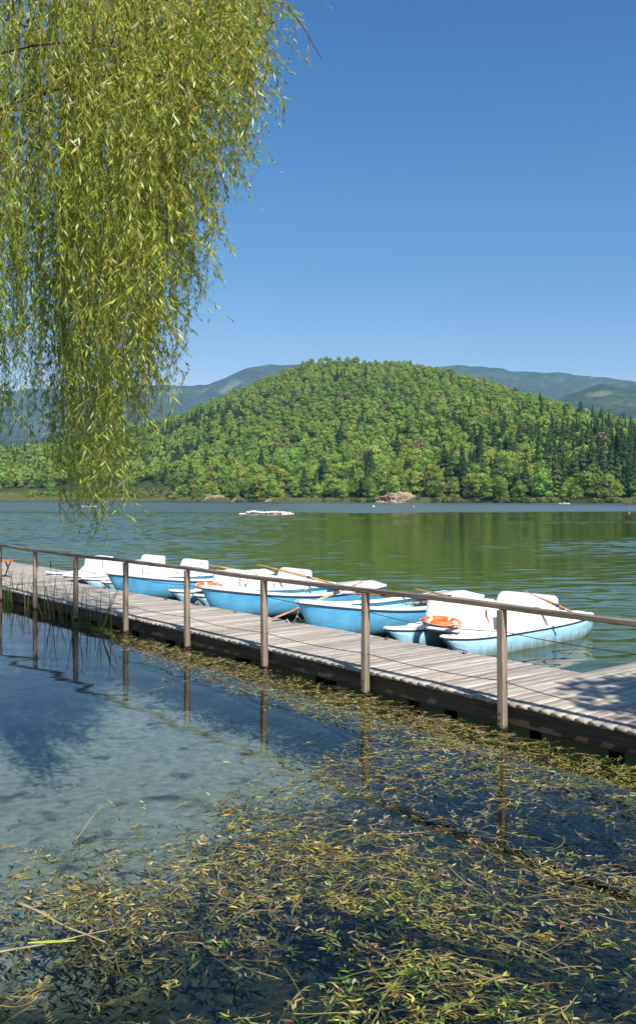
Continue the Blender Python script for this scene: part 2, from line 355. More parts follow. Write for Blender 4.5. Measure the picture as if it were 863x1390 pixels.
# ---------------------------------------------------------------- far trees
GREENS = np.array([(.185, .29, .045), (.17, .275, .04), (.21, .30, .045), (.15, .25, .042), (.20, .27, .055), (.24, .31, .05)]) * 1.15
CONG = np.array([(.08, .15, .042), (.10, .17, .045), (.12, .18, .055), (.07, .13, .046)])
def quadset(cen, nrm, size, r):
    """small bent leaf clumps (two triangles each) facing nrm with scatter"""
    n_ = nrm + r.normal(0, .30, nrm.shape); n_ /= np.linalg.norm(n_, axis=1, keepdims=True)
    a = np.cross(n_, r.normal(0, 1, n_.shape)); a /= np.linalg.norm(a, axis=1, keepdims=True); b = np.cross(n_, a)
    s = size[:, None] if np.ndim(size) else size
    k = r.uniform(.6, 1.1, (len(cen), 1))
    V = np.stack([cen - a * s, cen - b * s * k, cen + a * s * k, cen + b * s + n_ * s * .25], 1).reshape(-1, 3)
    Fq = np.arange(len(cen) * 4).reshape(-1, 4)
    return V, Fq
def broad_template(seed, nq=360, h=12., rad=4.6, low=.18):
    r = np.random.default_rng(seed); cs = []; ns = []
    nl = r.integers(9, 14); lobes = []
    for i in range(nl):
        t = r.uniform(0, 1); z = h * (low + .14 + (.88 - low - .14) * t); rr = rad * (1 - .75 * abs(t - .35) ** 1.2) * r.uniform(.35, .72)
        th = r.uniform(0, 6.28); lobes.append((rr * math.cos(th), rr * math.sin(th), z, rad * r.uniform(.36, .55)))
    lobes.append((0, 0, h * .8, rad * .5)); lobes.append((0, 0, h * .5, rad * .75))
    per = nq // len(lobes)
    for x, y, z, q in lobes:
        d = r.normal(0, 1, (per, 3)); d[:, 2] = np.abs(d[:, 2]) * .9 - .25 ; d /= np.linalg.norm(d, axis=1, keepdims=True)
        cs.append(np.array([x, y, z]) + d * q * r.uniform(.8, 1.1, (per, 1)) * np.array([1, 1, .85])); ns.append(d)
    cs = np.concatenate(cs); ns = np.concatenate(ns)
    size = r.uniform(.45, .95, len(cs)) * rad / 5.2 * math.sqrt(360 / nq) * 1.02
    return quadset(cs, ns, size, r)
def conifer_template(seed, nq=330, h=23., rad=4.2):
    r = np.random.default_rng(seed); k = nq
    t = r.uniform(0, 1, k) ** .8                      # 0 bottom 1 top
    z = h * (.08 + .92 * t); lay = np.floor(t * 15) / 15
    R_ = rad * (1 - t) ** .8 * (.62 + .5 * r.uniform(0, 1, k)) * (1 + .18 * np.sin(t * 40 + seed)) + .12
    th = r.uniform(0, 6.28, k)
    c = np.stack([R_ * .72 * np.cos(th), R_ * .72 * np.sin(th), z], 1)
    out = np.stack([np.cos(th), np.sin(th), -.42 + 0 * th], 1); out /= np.linalg.norm(out, axis=1, keepdims=True)
    side = np.stack([-np.sin(th), np.cos(th), 0 * th], 1)
    ln = (R_ * .5 + .25)[:, None]; wd = (.45 + R_ * .17)[:, None] * r.uniform(.6, 1.2, (k, 1))
    tilt = r.normal(0, .22, (k, 3))
    V = np.stack([c - out * ln, c + side * wd + tilt * .5, c + out * ln * 1.1 + tilt, c - side * wd + tilt * .5], 1).reshape(-1, 3)
    return V, np.arange(k * 4).reshape(-1, 4)
BT = [broad_template(100 + i, 440, 12, 4.7) for i in range(6)]
CT = [conifer_template(200 + i) for i in range(4)]
BIGB = [broad_template(300 + i, 1300, 14, 5.6, .02) for i in range(7)]
BIGC = [conifer_template(400 + i, 900, 24, 4.7) for i in range(5)]
pts = []
step = 6.0; yy = 330.
while yy < 1010:
    st = step * (1 + (yy - 330) / 1500)
    for xx in np.arange(-.44 * yy - 20, .44 * yy + 20, st):
        x = xx + rng.uniform(-.42, .42) * st; y = yy + rng.uniform(-.42, .42) * st
        if y > shoreY(x) + 5: pts.append((x, y))
    yy += st * .92
pts = np.array(pts); ph = height(pts[:, 0], pts[:, 1]); psx = 431.5 + 1210 * pts[:, 0] / pts[:, 1]
psy = 675 - 1210 * (ph - 2.4) / pts[:, 1]
fb = fbm(pts[:, 0], pts[:, 1], .03, 77)
# conifers: right part and lower slopes
pc = np.clip((psx - 560) / 220, 0, 1) * np.clip((psy - 555) / 50, 0, 1) * .62 + .12 * np.clip((psy - 560) / 60, 0, 1) + .08 * (fb > .45) + .5 * ((psx < 330) & (psx > 180) & (psy < 640) & (psy > 560) & (fb > .1))
isC = rng.uniform(0, 1, len(pts)) < pc
ds = pts[:, 1] - shoreY(pts[:, 0])
meadow = (psx < 240) & (ds < 45)
keep = ~meadow | (rng.uniform(0, 1, len(pts)) < .06)
isC &= ds > 14
inview = (np.abs(psx - 431) < 450)
scl = rng.uniform(.55, 1.15, len(pts)) * np.interp(psy, [500, 600, 660], [.6, .76, 1.0])
# individuals: the nearest 300 of each kind
order = np.argsort(pts[:, 1]); nb = ncn = 0; ind = np.zeros(len(pts), bool)
sel = ds + .12 * pts[:, 1]
for i in np.argsort(sel):
    if not keep[i] or not inview[i]: continue
    if isC[i] and ncn < 240: ind[i] = True; ncn += 1
    elif not isC[i] and nb < 290: ind[i] = True; nb += 1
M['leaf_far'] = leafmat('far_foliage', trans=.28, rough=.6, spec=.15)
M['leaf_far_obj'] = leafmat('far_foliage_single', trans=.28, rough=.6, orand=1, spec=.15)
M['con_obj'] = leafmat('conifer_foliage_single', trans=.08, rough=.65, orand=.7, spec=.15)
M['bark_far'] = mat('far_bark', (.10, .08, .06), .9, .1, .3, 3)
VV = []; FF = []; TT = []; off = 0
for i in range(len(pts)):
    if ind[i] or not keep[i]: continue
    con = isC[i]; V0, F0 = (CT[i % 4] if con else BT[i % 6])
    a = rng.uniform(0, 6.28); s = scl[i] * (rng.uniform(.5, .85) if con else rng.uniform(.85, 1.1)); ca, sa = math.cos(a), math.sin(a)
    V1 = V0 * s * np.array([1, 1, rng.uniform(.9, 1.15)])
    V1 = np.stack([V1[:, 0] * ca - V1[:, 1] * sa + pts[i, 0], V1[:, 0] * sa + V1[:, 1] * ca + pts[i, 1], V1[:, 2] + ph[i] - 1.2], 1)
    base = (CONG[i % 4] if con else GREENS[rng.integers(0, 6)]) * rng.uniform(.86, 1.16)
    if not con and rng.uniform() < .04: base = np.array([.22, .20, .10])
    if not con: base = base * (1 + .16 * np.array([1, .7, .4]) * fb[i])
    VV.append(V1); FF.append(F0 + off); off += len(V1)
    TT.append(base[None] * rng.uniform(.82, 1.2, (len(F0), 1)))
o = npmesh('hillside_forest', np.concatenate(VV), np.concatenate(FF), M['leaf_far'], np.concatenate(TT))
tag(o, 'dense mixed green forest covering the rounded hill beyond the lake', 'forest', kind='stuff')

def crown_mesh(name, tmpl, cols, seed, m):
    r = np.random.default_rng(seed); V0, F0 = tmpl
    o = npmesh(name, V0, F0, m, cols[seed % len(cols)][None] * r.uniform(.7, 1.3, (len(F0), 1))); return o
def trunk_obj(name, h, r, m):
    bm = bmesh.new(); tube(bm, [(0, 0, -1), (.1, 0, h * .4), (-.1, .1, h)], [r, r * .7, r * .2], 6); return obj(name, bm, m)
protoB = []; protoC = []
for k in range(7):
    c = crown_mesh('crown', BIGB[k], GREENS, k, M['leaf_far_obj']); t = trunk_obj('trunk', 9, .28, M['bark_far']); protoB.append((c, t))
for k in range(5):
    c = crown_mesh('crown', BIGC[k], CONG, k, M['con_obj']); t = trunk_obj('trunk', 22, .3, M['bark_far']); protoC.append((c, t))
for i in np.where(ind)[0]:
    con = isC[i]; c0, t0 = (protoC[i % 5] if con else protoB[i % 7])
    front = ds[i] < 22
    if con: nm, lb, gr = 'conifer_tree', 'dark pointed conifer rising among the broadleaf trees near the far shore', 'conifers near the far shore'
    elif front: nm, lb, gr = 'broadleaf_tree', 'bushy green broadleaf tree in the front rows at the water edge of the far shore', 'broadleaf trees at the edge of the far shore'
    else: nm, lb, gr = 'broadleaf_tree', 'green broadleaf tree standing behind the front rows on the far shore slope', 'broadleaf trees on the lower slope'
    s = scl[i] * rng.uniform(.8, 1.05) * (.72 if con else 1)
    if front and not con: s *= .82
    if psx[i] < 240: s *= .7
    e = empty(nm, (pts[i, 0], pts[i, 1], ph[i] - .6), rng.uniform(0, 6.28), lb, 'tree', gr); e.scale = (s, s, s * rng.uniform(.9, 1.15))
    c = c0.copy(); link(c, e); t = t0.copy(); link(t, e)
for c, t in protoB + protoC:
    bpy.data.objects.remove(c); bpy.data.objects.remove(t)

# shore shrubs, reeds and rocks
M['shrub'] = leafmat('shrub_foliage', trans=.2, rough=.6, orand=.6, spec=.15)
sh = []
for k in range(4):
    r = np.random.default_rng(500 + k); n_ = 260
    d = r.normal(0, 1, (n_, 3)); d[:, 2] = np.abs(d[:, 2]); d /= np.linalg.norm(d, axis=1, keepdims=True)
    Vq, Fq = quadset(d * np.array([2.8, 2.2, 2.0]) * r.uniform(.6, 1.05, (n_, 1)), d, r.uniform(.25, .5, n_), r)
    col = np.array([(.13, .16, .03), (.10, .15, .025), (.17, .17, .045), (.08, .12, .025)][k])
    sh.append(npmesh('shore_shrub', Vq, Fq, M['shrub'], col[None] * r.uniform(.75, 1.25, (n_, 1))))
first = [True] * 4
for j in range(150):
    if j < 60: x = rng.uniform(-185, -72)
    else: x = rng.uniform(-70, 135)
    y = float(shoreY(x)) + (rng.uniform(6, 26) if j < 60 else rng.uniform(1, 5)); k = int(rng.integers(0, 4)) if j >= 60 else int(rng.choice([0, 2, 0, 1]))
    o = sh[k] if first[k] else link(sh[k].copy()); first[k] = False
    s = rng.uniform(.7, 1.6) * (1.35 if j < 60 else .8); o.location = (x, y, float(height(x, y)) - .3); o.rotation_euler = (0, 0, rng.uniform(0, 6.28)); o.scale = (s * 1.2, s, s * (1.0 if j < 60 else .9))
    if j < 60: tag(o, 'low yellow-green shrub in the marshy meadow on the left far shore', 'shrub', 'shrubs in the marshy meadow')
    else: tag(o, 'low green shrub overhanging the waterline of the far shore', 'shrub', 'shrubs along the far waterline')
# shore grass / reed fringe as stuff
r = np.random.default_rng(9); n_ = 26000
gx = r.uniform(-210, 160, n_); dd = r.uniform(-1.5, 3.5, n_); dd = np.where((gx < -65) & (r.uniform(0, 1, n_) < .6), r.uniform(0, 30, n_), dd)
dens = (gx < -60) | (fbm(gx, gx * 0, .09, 31) > .15); gx = gx[dens]; dd = dd[dens]; n_ = len(gx)
gy = shoreY(gx) + dd; gz = np.maximum(height(gx, gy), -.1); gh = r.uniform(.7, 1.7, n_)
wv = r.uniform(.12, .3, n_); lean = r.normal(0, .3, n_)
V = np.stack([np.stack([gx - wv, gy, gz], 1), np.stack([gx + wv, gy, gz], 1), np.stack([gx + lean, gy + lean * .5, gz + gh], 1)], 1).reshape(-1, 3)
cl = np.array([(.20, .22, .06), (.16, .20, .05), (.26, .24, .10), (.11, .16, .04)])[r.integers(0, 4, n_)]
o = npmesh('shore_grass', V, np.arange(n_ * 3).reshape(-1, 3), M['leaf_far'], cl); tag(o, 'pale green reeds and grass fringing the far shore', 'grass', kind='stuff')
M['rock'] = mat('pale_rock', (.36, .26, .18), .9, .2, .4, 1.6, tint=(.13, .12, .07), bump=.25, bscale=1.5)
def rock(cx, dy, wx, hz, seed, lb):
    bm = bmesh.new(); bmesh.ops.create_icosphere(bm, subdivisions=5, radius=1)
    for v in bm.verts:
        n1 = mnoise.noise(v.co * 1.7 + Vector((seed, 0, 0))); n2 = mnoise.noise(v.co * 5 + Vector((0, seed, 0)))
        q = abs(mnoise.noise(Vector((v.co.x * 7, seed, v.co.z * 1.5))))
        v.co *= 1 + .35 * n1 + .12 * n2 - .18 * q
        v.co = Vector((v.co.x * wx, v.co.y * wx * .5, max(v.co.z, -.2) * hz))
    y = float(shoreY(cx)) + dy; o = obj('rock_outcrop', bm, M['rock'], None); o.location = (cx, y, .2); tag(o, lb, 'rock')
rock(36.5, 1.5, 11.5, 4.4, 3, 'large pale rock outcrop at the waterline below the hill, right of centre')
rock(-55, 5, 8, 3.4, 8, 'pale rocky bank at the waterline on the left beside the marshy meadow')
rock(-41, 3, 4.5, 2.2, 18, 'low rock just right of the pale rocky bank on the left far shore')
rock(-23, 2, 3.4, 1.6, 28, 'small pale rock at the far waterline below the middle of the hill')

# ---------------------------------------------------------------- haze
bm = bmesh.new(); box(bm, -5200, 5200, -800, 6600, -12, 1000)
hm = bpy.data.materials.new('haze'); hm.use_nodes = True; hn = hm.node_tree.nodes; hn.remove(hn['Principled BSDF'])
pv = hn.new('ShaderNodeVolumePrincipled'); pv.inputs['Color'].default_value = (.30, .60, 1, 1); pv.inputs['Density'].default_value = 1.0e-4
pv.inputs['Anisotropy'].default_value = 0
hm.node_tree.links.new(pv.outputs[0], hn['Material Output'].inputs['Volume'])
hz = obj('haze', bm, hm); tag(hz, 'thin blue haze between the lake and the far mountains', 'haze', kind='stuff')

# ---------------------------------------------------------------- dock
def wood_mat(name, c1, c2, grain='x', var=.28, plank=None, bump=.003):
    st = {'x': (1.2, 22, 22), 'y': (22, 1.2, 22), 'z': (22, 22, 1.2)}[grain]
    m = mat(name, c1, .85, .2, var, 3.2, st, bump, 6, c2)
    if plank:
        n = m.node_tree.nodes; l = m.node_tree.links; p = n['Principled BSDF']; src = p.inputs['Base Color'].links[0].from_socket
        at = n.new('ShaderNodeAttribute'); at.attribute_name = 'tone'
        mu = n.new('ShaderNodeMix'); mu.data_type = 'RGBA'; mu.blend_type = 'MULTIPLY'; mu.inputs[0].default_value = 1
        l.new(src, mu.inputs[6]); l.new(at.outputs['Color'], mu.inputs[7]); l.new(mu.outputs[2], p.inputs['Base Color'])
    return m
M['plank'] = wood_mat('weathered_planks', (.485, .435, .38), (.35, .31, .265), 'x', .34, plank=True)
M['post'] = wood_mat('weathered_post', (.33, .27, .205), (.21, .165, .12), 'z', .35)
def wet_foot(m):
    n = m.node_tree.nodes; l = m.node_tree.links; p = n['Principled BSDF']; src = p.inputs['Base Color'].links[0].from_socket
    g_ = n.new('ShaderNodeNewGeometry'); sp = n.new('ShaderNodeSeparateXYZ'); l.new(g_.outputs['Position'], sp.inputs[0])
    nn = n.new('ShaderNodeTexNoise'); nn.inputs['Scale'].default_value = 25; l.new(g_.outputs['Position'], nn.inputs['Vector'])
    ad = n.new('ShaderNodeMath'); ad.operation = 'MULTIPLY_ADD'; ad.inputs[1].default_value = -.08; l.new(nn.outputs[0], ad.inputs[0]); l.new(sp.outputs[2], ad.inputs[2])
    mr = n.new('ShaderNodeMapRange'); mr.inputs[1].default_value = -.02; mr.inputs[2].default_value = .015; l.new(ad.outputs[0], mr.inputs[0])
    x = n.new('ShaderNodeMix'); x.data_type = 'RGBA'; l.new(mr.outputs[0], x.inputs[0]); x.inputs[6].default_value = (.03, .028, .014, 1); l.new(src, x.inputs[7]); l.new(x.outputs[2], p.inputs['Base Color'])
wet_foot(M['post'])
M['rail'] = wood_mat('weathered_rail', (.25, .205, .16), (.16, .13, .10), 'y', .35)
M['beam'] = wood_mat('dark_beam', (.105, .078, .05), (.06, .045, .032), 'y', .35)
M['pile'] = wood_mat('wet_pile', (.10, .085, .06), (.06, .05, .035), 'z', .35)
M['rust'] = mat('rusty_iron', (.22, .09, .045), .8, .3, .35, 40, metal=.3, bump=.002)
M['cable'] = mat('dark_cable', (.06, .052, .045), .6, .4, .2, 20)
dock = empty('dock', (P0[0], P0[1], 0), RZ, 'long weathered grey plank dock running diagonally across the lake edge', 'dock')
# every plank is a board across the dock; they stay one decking mesh with its gaps
vb = []; fb_ = []; tb = []
def board(x0, x1, y0, y1, z0, z1, t):
    k = len(vb); e = .006
    P_ = [(x0, y0, z0), (x1, y0, z0), (x1, y1, z0), (x0, y1, z0), (x0, y0, z1 - e), (x1, y0, z1 - e), (x1, y1, z1 - e), (x0, y1, z1 - e),
          (x0 + e, y0 + e, z1), (x1 - e, y0 + e, z1), (x1 - e, y1 - e, z1), (x0 + e, y1 - e, z1)]
    vb.extend(P_)
    for f in ((3, 2, 1, 0), (0, 1, 5, 4), (1, 2, 6, 5), (2, 3, 7, 6), (3, 0, 4, 7), (4, 5, 9, 8), (5, 6, 10, 9), (6, 7, 11, 10), (7, 4, 8, 11), (8, 9, 10, 11)):
        fb_.append([k + i for i in f]); tb.append(t)
pr = random.Random(3); u = -7.5; pitch = .142
while u < 31:
    t = pr.uniform(.72, 1.2); t = (t, t * pr.uniform(.96, 1.0), t * pr.uniform(.9, 1.0))
    x0 = .055 + pr.uniform(-.012, .012); x1 = 2.0 + pr.uniform(-.012, .012); dz = pr.uniform(-.004, .003)
    if u + pitch < .5: x1 = 2.0
    board(x0, x1, u, u + pitch - .011, DK - .038 + dz, DK + dz, t)
    if u + pitch < .5:                                    # the finger platform beyond, its boards a little lower
        t2 = pr.uniform(.7, 1.1); x = 2.014
        while x < 7.0:
            ln = 2.6
            board(x, min(x + ln, 7.2) - .008, u, u + pitch - .011, DK - .042 + pr.uniform(-.003, .003), DK - .004, (t2, t2, t2 * .97)); x += ln; t2 = pr.uniform(.7, 1.1)
    if u > 16.0:
        t2 = pr.uniform(.7, 1.1); board(2.014, 3.3, u, u + pitch - .011, DK - .042, DK - .003, (t2, t2, t2 * .97))
    u += pitch
o = npmesh('decking', vb, np.array(fb_), M['plank'], np.array(tb), dock)
def beam(x, y0, y1, z0, z1, wd=.07, nm='edge_beam', axis='y'):
    bm = bmesh.new()
    if axis == 'y': box(bm, x - wd / 2, x + wd / 2, y0, y1, z0, z1)
    else: box(bm, y0, y1, x - wd / 2, x + wd / 2, z0, z1)
    return obj(nm, bm, M['beam'], dock, bevel=.006)
beam(.125, -7.5, 31, DK - .235, DK - .043); beam(1.9, .52, 31, DK - .235, DK - .043); beam(1.0, -7.5, 31, DK - .22, DK - .045, nm='joist')
beam(.44, 2.0, 7.0, DK - .235, DK - .047, axis='x'); beam(4.5, -7.5, .4, DK - .22, DK - .047, nm='joist')
for k in range(-3, 15):
    for x in (.24, 1.78):
        bm = bmesh.new(); tube(bm, [(0, 0, -1.6), (0, 0, DK - .235)], .075, 10); o = obj('pile', bm, M['pile'], dock); o.location = (x, k * 2.12 + .95, 0)
for x, y in ((3.6, .3), (5.6, .3), (3.6, -4), (5.6, -4)):
    bm = bmesh.new(); tube(bm, [(0, 0, -2.2), (0, 0, DK - .05)], .075, 10); o = obj('pile', bm, M['pile'], dock); o.location = (x, y, 0)

# railing
rl = empty('railing', (P0[0], P0[1], 0), RZ, 'grey wooden railing with square posts and two thin cables along the near dock edge', 'railing')
bm = bmesh.new(); box(bm, -.039, .039, -.039, .039, -.55, 1.236)
for v in bm.verts: v.co += Vector((random.uniform(-.003, .003), random.uniform(-.003, .003), 0))
post0 = obj('post', bm, M['post'], rl, bevel=.008)
PS = 2.12
for k in range(-2, 14):
    o = post0 if k == -2 else link(post0.copy(), rl)
    o.location = (random.uniform(-.008, .008), k * PS, 0); o.rotation_euler = (random.uniform(-.008, .008), random.uniform(-.008, .008), random.uniform(-.04, .04))
bm = bmesh.new()
rs = np.linspace(-2.6 * PS, 13.4 * PS, 90)
prev = None
for y in rs:
    dx = .006 * math.sin(y * 1.3) + .004 * math.sin(y * 3.1); dz = .007 * math.sin(y * .9 + 1) + .004 * math.sin(y * 2.3)
    pr_ = [(-.042, 1.239), (.042, 1.239), (.048, 1.247), (.048, 1.283), (.038, 1.293), (-.038, 1.296), (-.047, 1.286), (-.047, 1.247)]
    ring = [bm.verts.new((a + dx, y, b + dz)) for a, b in pr_]
    if prev:
        for i in range(8): bm.faces.new((prev[i], prev[(i + 1) % 8], ring[(i + 1) % 8], ring[i]))
    else: bm.faces.new(ring[::-1])
    prev = ring
bm.faces.new(prev); obj('handrail', bm, M['rail'], rl)
for z in (1.012, .50):
    bm = bmesh.new(); pts_ = []
    for k in range(-3, 13):
        sg = random.uniform(.03, .06)
        for j in range(8):
            t = j / 8; pts_.append((.0 + .0 * t, (k + t) * PS, z - sg * 4 * t * (1 - t)))
    tube(bm, pts_, .0045, 6); obj('cable', bm, M['cable'], rl)
bm = bmesh.new()
for z in (1.012, .5): 
    m_ = Matrix.Translation((-.042, 0, z - .01)) @ Matrix.Rotation(R(90), 4, 'Y'); bmesh.ops.create_cone(bm, cap_ends=True, segments=10, radius1=.011, radius2=.009, depth=.012, matrix=m_)
for z in (.10, .17):
    m_ = Matrix.Translation((-.044, 0, z)) @ Matrix.Rotation(R(90), 4, 'Y'); bmesh.ops.create_cone(bm, cap_ends=True, segments=10, radius1=.016, radius2=.012, depth=.016, matrix=m_)
b0 = obj('bolt', bm, M['rust'], rl)
for k in range(-2, 14):
    o = b0 if k == -2 else link(b0.copy(), rl); o.location = (0, k * PS, 0)

# mooring rings
def ring_mesh():
    bm = bmesh.new()
    box(bm, -.05, .05, -.03, .03, 0, .008)
    n_ = 16; pts_ = [(0, .045 * math.cos(2 * math.pi * k / n_), .05 + .045 * math.sin(2 * math.pi * k / n_)) for k in range(n_ + 1)]
    tube(bm, pts_, .009, 6); tube(bm, [(0, 0, 0), (0, 0, .02)], .014, 6)
    return bm
RL = {3.75: 'rusty mooring ring at the far hull of the nearest pedal boat', 2.2: 'rusty mooring ring at the near hull of the nearest pedal boat',
      6.2: 'rusty mooring ring below the bow of the nearest rowing boat', 7.8: 'rusty mooring ring bolt on the dock edge between the two middle rowing boats',
      10.4: 'rusty mooring ring bolt on the dock edge beside the far lifebuoy pedal boat', 13.3: 'small rusty mooring ring bolt on the dock edge under the leftmost blue rowing boat'}
r0 = None
for yv, lb in RL.items():
    o = obj('mooring_ring', ring_mesh(), M['rust']) if r0 is None else link(r0.copy()); r0 = r0 or o
    o.location = uv(yv, 1.86, DK + .004); o.scale = (.62,) * 3; o.rotation_euler = (R(12), R(50), RZ + random.uniform(-.8, .8)); tag(o, lb, 'mooring ring', 'mooring rings on the dock edge')
o = link(r0.copy()); o.location = uv(-.42, 2.12, DK + .002); o.rotation_euler = (0, R(-25), RZ + .6); o.scale = (1.25,) * 3; tag(o, 'larger mooring ring standing on the shaded platform with a rope tied on', 'mooring ring', 'mooring rings on the dock edge')
M['rope'] = mat('rope', (.55, .50, .42), .9, .1, .25, 60, bump=.002)
M['oldrope'] = mat('old_rope', (.16, .13, .09), .9, .1, .3, 60, bump=.003)
bm = bmesh.new(); p = uv(-.46, 2.16, DK + .03); q = uv(-1.9, 2.9, DK + .02)
tube(bm, [p.lerp(q, t) + Vector((0, .05 * math.sin(t * 9), .012 * math.sin(t * 14))) for t in np.linspace(0, 1, 24)], .014, 7)
tag(obj('mooring_rope', bm, M['oldrope']), 'old brown rope lying on the shaded platform at the right edge', 'rope')

# ---------------------------------------------------------------- boats (local x = away from the dock, y = to the left along it)
def paint(name, c, c2=None, rough=.35, var=.08): return mat(name, c, rough, .5, var, 5, tint=c2 or c, bump=.0015, bscale=18)
M['white'] = mat('white_gelcoat', (.86, .85, .82), .4, .5, .05, 14, tint=(.78, .77, .72), bump=.0012, bscale=18)
M['blue'] = mat('blue_hull', (.10, .42, .72), .4, .5, .12, 5, (1, 1, 2.5), .0015, 18, (.15, .48, .74))
M['pale'] = mat('pale_blue_hull', (.30, .58, .72), .4, .5, .1, 5, (1, 1, 2.5), .0015, 18, (.38, .63, .72))
M['inner'] = paint('inner_blue', (.22, .52, .72), (.30, .58, .74))
M['navy'] = paint('navy_trim', (.025, .06, .12))
M['oar'] = mat('varnished_oar', (.62, .27, .06), .35, .5, .2, 8, (4, 30, 30), .001, 10, (.52, .22, .06))
M['oarpale'] = mat('worn_oar', (.55, .36, .18), .5, .4, .2, 8, (4, 30, 30))
M['orange'] = mat('lifebuoy_orange', (.80, .17, .03), .5, .4, .12, 9, tint=(.72, .20, .06))
M['band'] = mat('lifebuoy_band', (.78, .74, .68), .5, .4, .08, 9)
M['metal'] = mat('dull_metal', (.35, .35, .35), .4, .5, .1, 20, metal=.8)
M['grime'] = mat('algae_stain', (.20, .21, .12), .8, .2, .4, 9)
def waterline(m, zt=.09):
    n = m.node_tree.nodes; l = m.node_tree.links; p = n['Principled BSDF']; src = p.inputs['Base Color'].links[0].from_socket
    g_ = n.new('ShaderNodeNewGeometry'); sp = n.new('ShaderNodeSeparateXYZ'); l.new(g_.outputs['Position'], sp.inputs[0])
    mp = n.new('ShaderNodeMapping'); mp.inputs['Scale'].default_value = (1, 1, .25); l.new(g_.outputs['Position'], mp.inputs[0])
    nn = n.new('ShaderNodeTexNoise'); nn.inputs['Scale'].default_value = 9; nn.inputs['Detail'].default_value = 6; l.new(mp.outputs[0], nn.inputs['Vector'])
    ad = n.new('ShaderNodeMath'); ad.operation = 'MULTIPLY_ADD'; ad.inputs[1].default_value = -.22; l.new(nn.outputs[0], ad.inputs[0]); l.new(sp.outputs[2], ad.inputs[2])
    mr = n.new('ShaderNodeMapRange'); mr.inputs[1].default_value = -.10; mr.inputs[2].default_value = zt; mr.inputs[3].default_value = .75; mr.inputs[4].default_value = 0; l.new(ad.outputs[0], mr.inputs[0])
    x = n.new('ShaderNodeMix'); x.data_type = 'RGBA'; l.new(mr.outputs[0], x.inputs[0]); x.inputs[7].default_value = (.16, .15, .07, 1); l.new(src, x.inputs[6])
    s1 = n.new('ShaderNodeTexNoise'); s1.inputs['Scale'].default_value = 3; s1.inputs['Detail'].default_value = 8; s1.inputs['Roughness'].default_value = .8; m2 = n.new('ShaderNodeMapping'); m2.inputs['Scale'].default_value = (1, 1, 6); l.new(g_.outputs['Position'], m2.inputs[0]); l.new(m2.outputs[0], s1.inputs['Vector'])
    r_ = n.new('ShaderNodeMapRange'); r_.inputs[1].default_value = .60; r_.inputs[2].default_value = .72; r_.inputs[4].default_value = .35; l.new(s1.outputs[0], r_.inputs[0])
    y = n.new('ShaderNodeMix'); y.data_type = 'RGBA'; l.new(r_.outputs[0], y.inputs[0]); l.new(x.outputs[2], y.inputs[6]); y.inputs[7].default_value = (.55, .58, .55, 1)
    l.new(y.outputs[2], p.inputs['Base Color'])
waterline(M['blue'], .05); waterline(M['pale'], .03)
def hull_sections(stations, prof):
    """stations: list of (x, halfbeam, ztop, keel); prof: list of (fraction of beam, fraction of depth from keel)"""
    rings = []
    for x, b, zt, zk, rake in stations:
        ring = []
        for fb__, fd in prof: ring.append((x + rake * (1 - fd), fb__ * b, zk + (zt - zk) * fd))
        rings.append(ring)
    return rings
def skin(bm, rings, mi=0, smooth=True, close=False):
    vs_ = [[bm.verts.new(p) for p in r] for r in rings]
    for a, b in zip(vs_, vs_[1:]):
        n_ = len(a)
        for i in range(n_ if close else n_ - 1):
            j = (i + 1) % n_
            try:
                f = bm.faces.new((a[i], a[j], b[j], b[i])); f.material_index = mi; f.smooth = smooth
            except ValueError: pass
    return vs_
def pontoon(parent, cy, Ln=3.5):
    """one slim hull with upturned pointed ends"""
    n_ = 30; xs_ = [Ln * i / (n_ - 1) for i in range(n_)]; st = []
    for x in xs_:
        t = x / Ln; e = min(1, (t / .30) ** .62) if t < .3 else (1 if t < .68 else max(.16, 1 - ((t - .68) / .32) ** 2.2 * .84))
        b = .015 + .205 * e; zt = .40 + .05 * max(0, 1 - t / .2) ** 2 + .035 * max(0, (t - .55) / .45) ** 1.5
        zk = -.16 + .42 * max(0, 1 - t / .16) ** 1.5 + .36 * max(0, (t - .72) / .28) ** 1.7
        st.append((x, b, zt, zk, .22 * max(0, 1 - t / .12)))
    prof = [(-1, 1), (-1.0, .82), (-.92, .5), (-.7, .2), (-.3, .03), (0, 0), (.3, .03), (.7, .2), (.92, .5), (1.0, .82), (1, 1)]
    bm = bmesh.new(); rg = hull_sections(st, prof); v = skin(bm, rg)
    bm.faces.new(v[0][::-1]); bm.faces.new(v[-1])
    for r_ in range(len(v) - 1): bm.faces.new((v[r_][0], v[r_ + 1][0], v[r_ + 1][-1], v[r_][-1]))
    h = obj('hull', bm, M['pale'], parent, loc=(0, cy, 0))
    bm = bmesh.new()                                        # dark trim line under the lid
    rg = [[(x, -b - .008, zt - .012), (x, -b - .012, zt + .010), (x, b + .012, zt + .010), (x, b + .008, zt - .012)] for x, b, zt, zk, k in st]
    v = skin(bm, rg, close=True, smooth=False); bm.faces.new(v[0][::-1]); bm.faces.new(v[-1]); obj('trim', bm, M['navy'], h)
    bm = bmesh.new()                                        # white lid
    rg = [[(x - .01, -b - .018, zt + .011), (x - .01, -b - .018, zt + .03), (x, -b * .6, zt + .048), (x, b * .6, zt + .048), (x - .01, b + .018, zt + .03), (x - .01, b + .018, zt + .011)] for x, b, zt, zk, k in st]
    v = skin(bm, rg, close=True, smooth=False); bm.faces.new(v[0][::-1]); bm.faces.new(v[-1]); obj('lid', bm, M['white'], h)
    return h
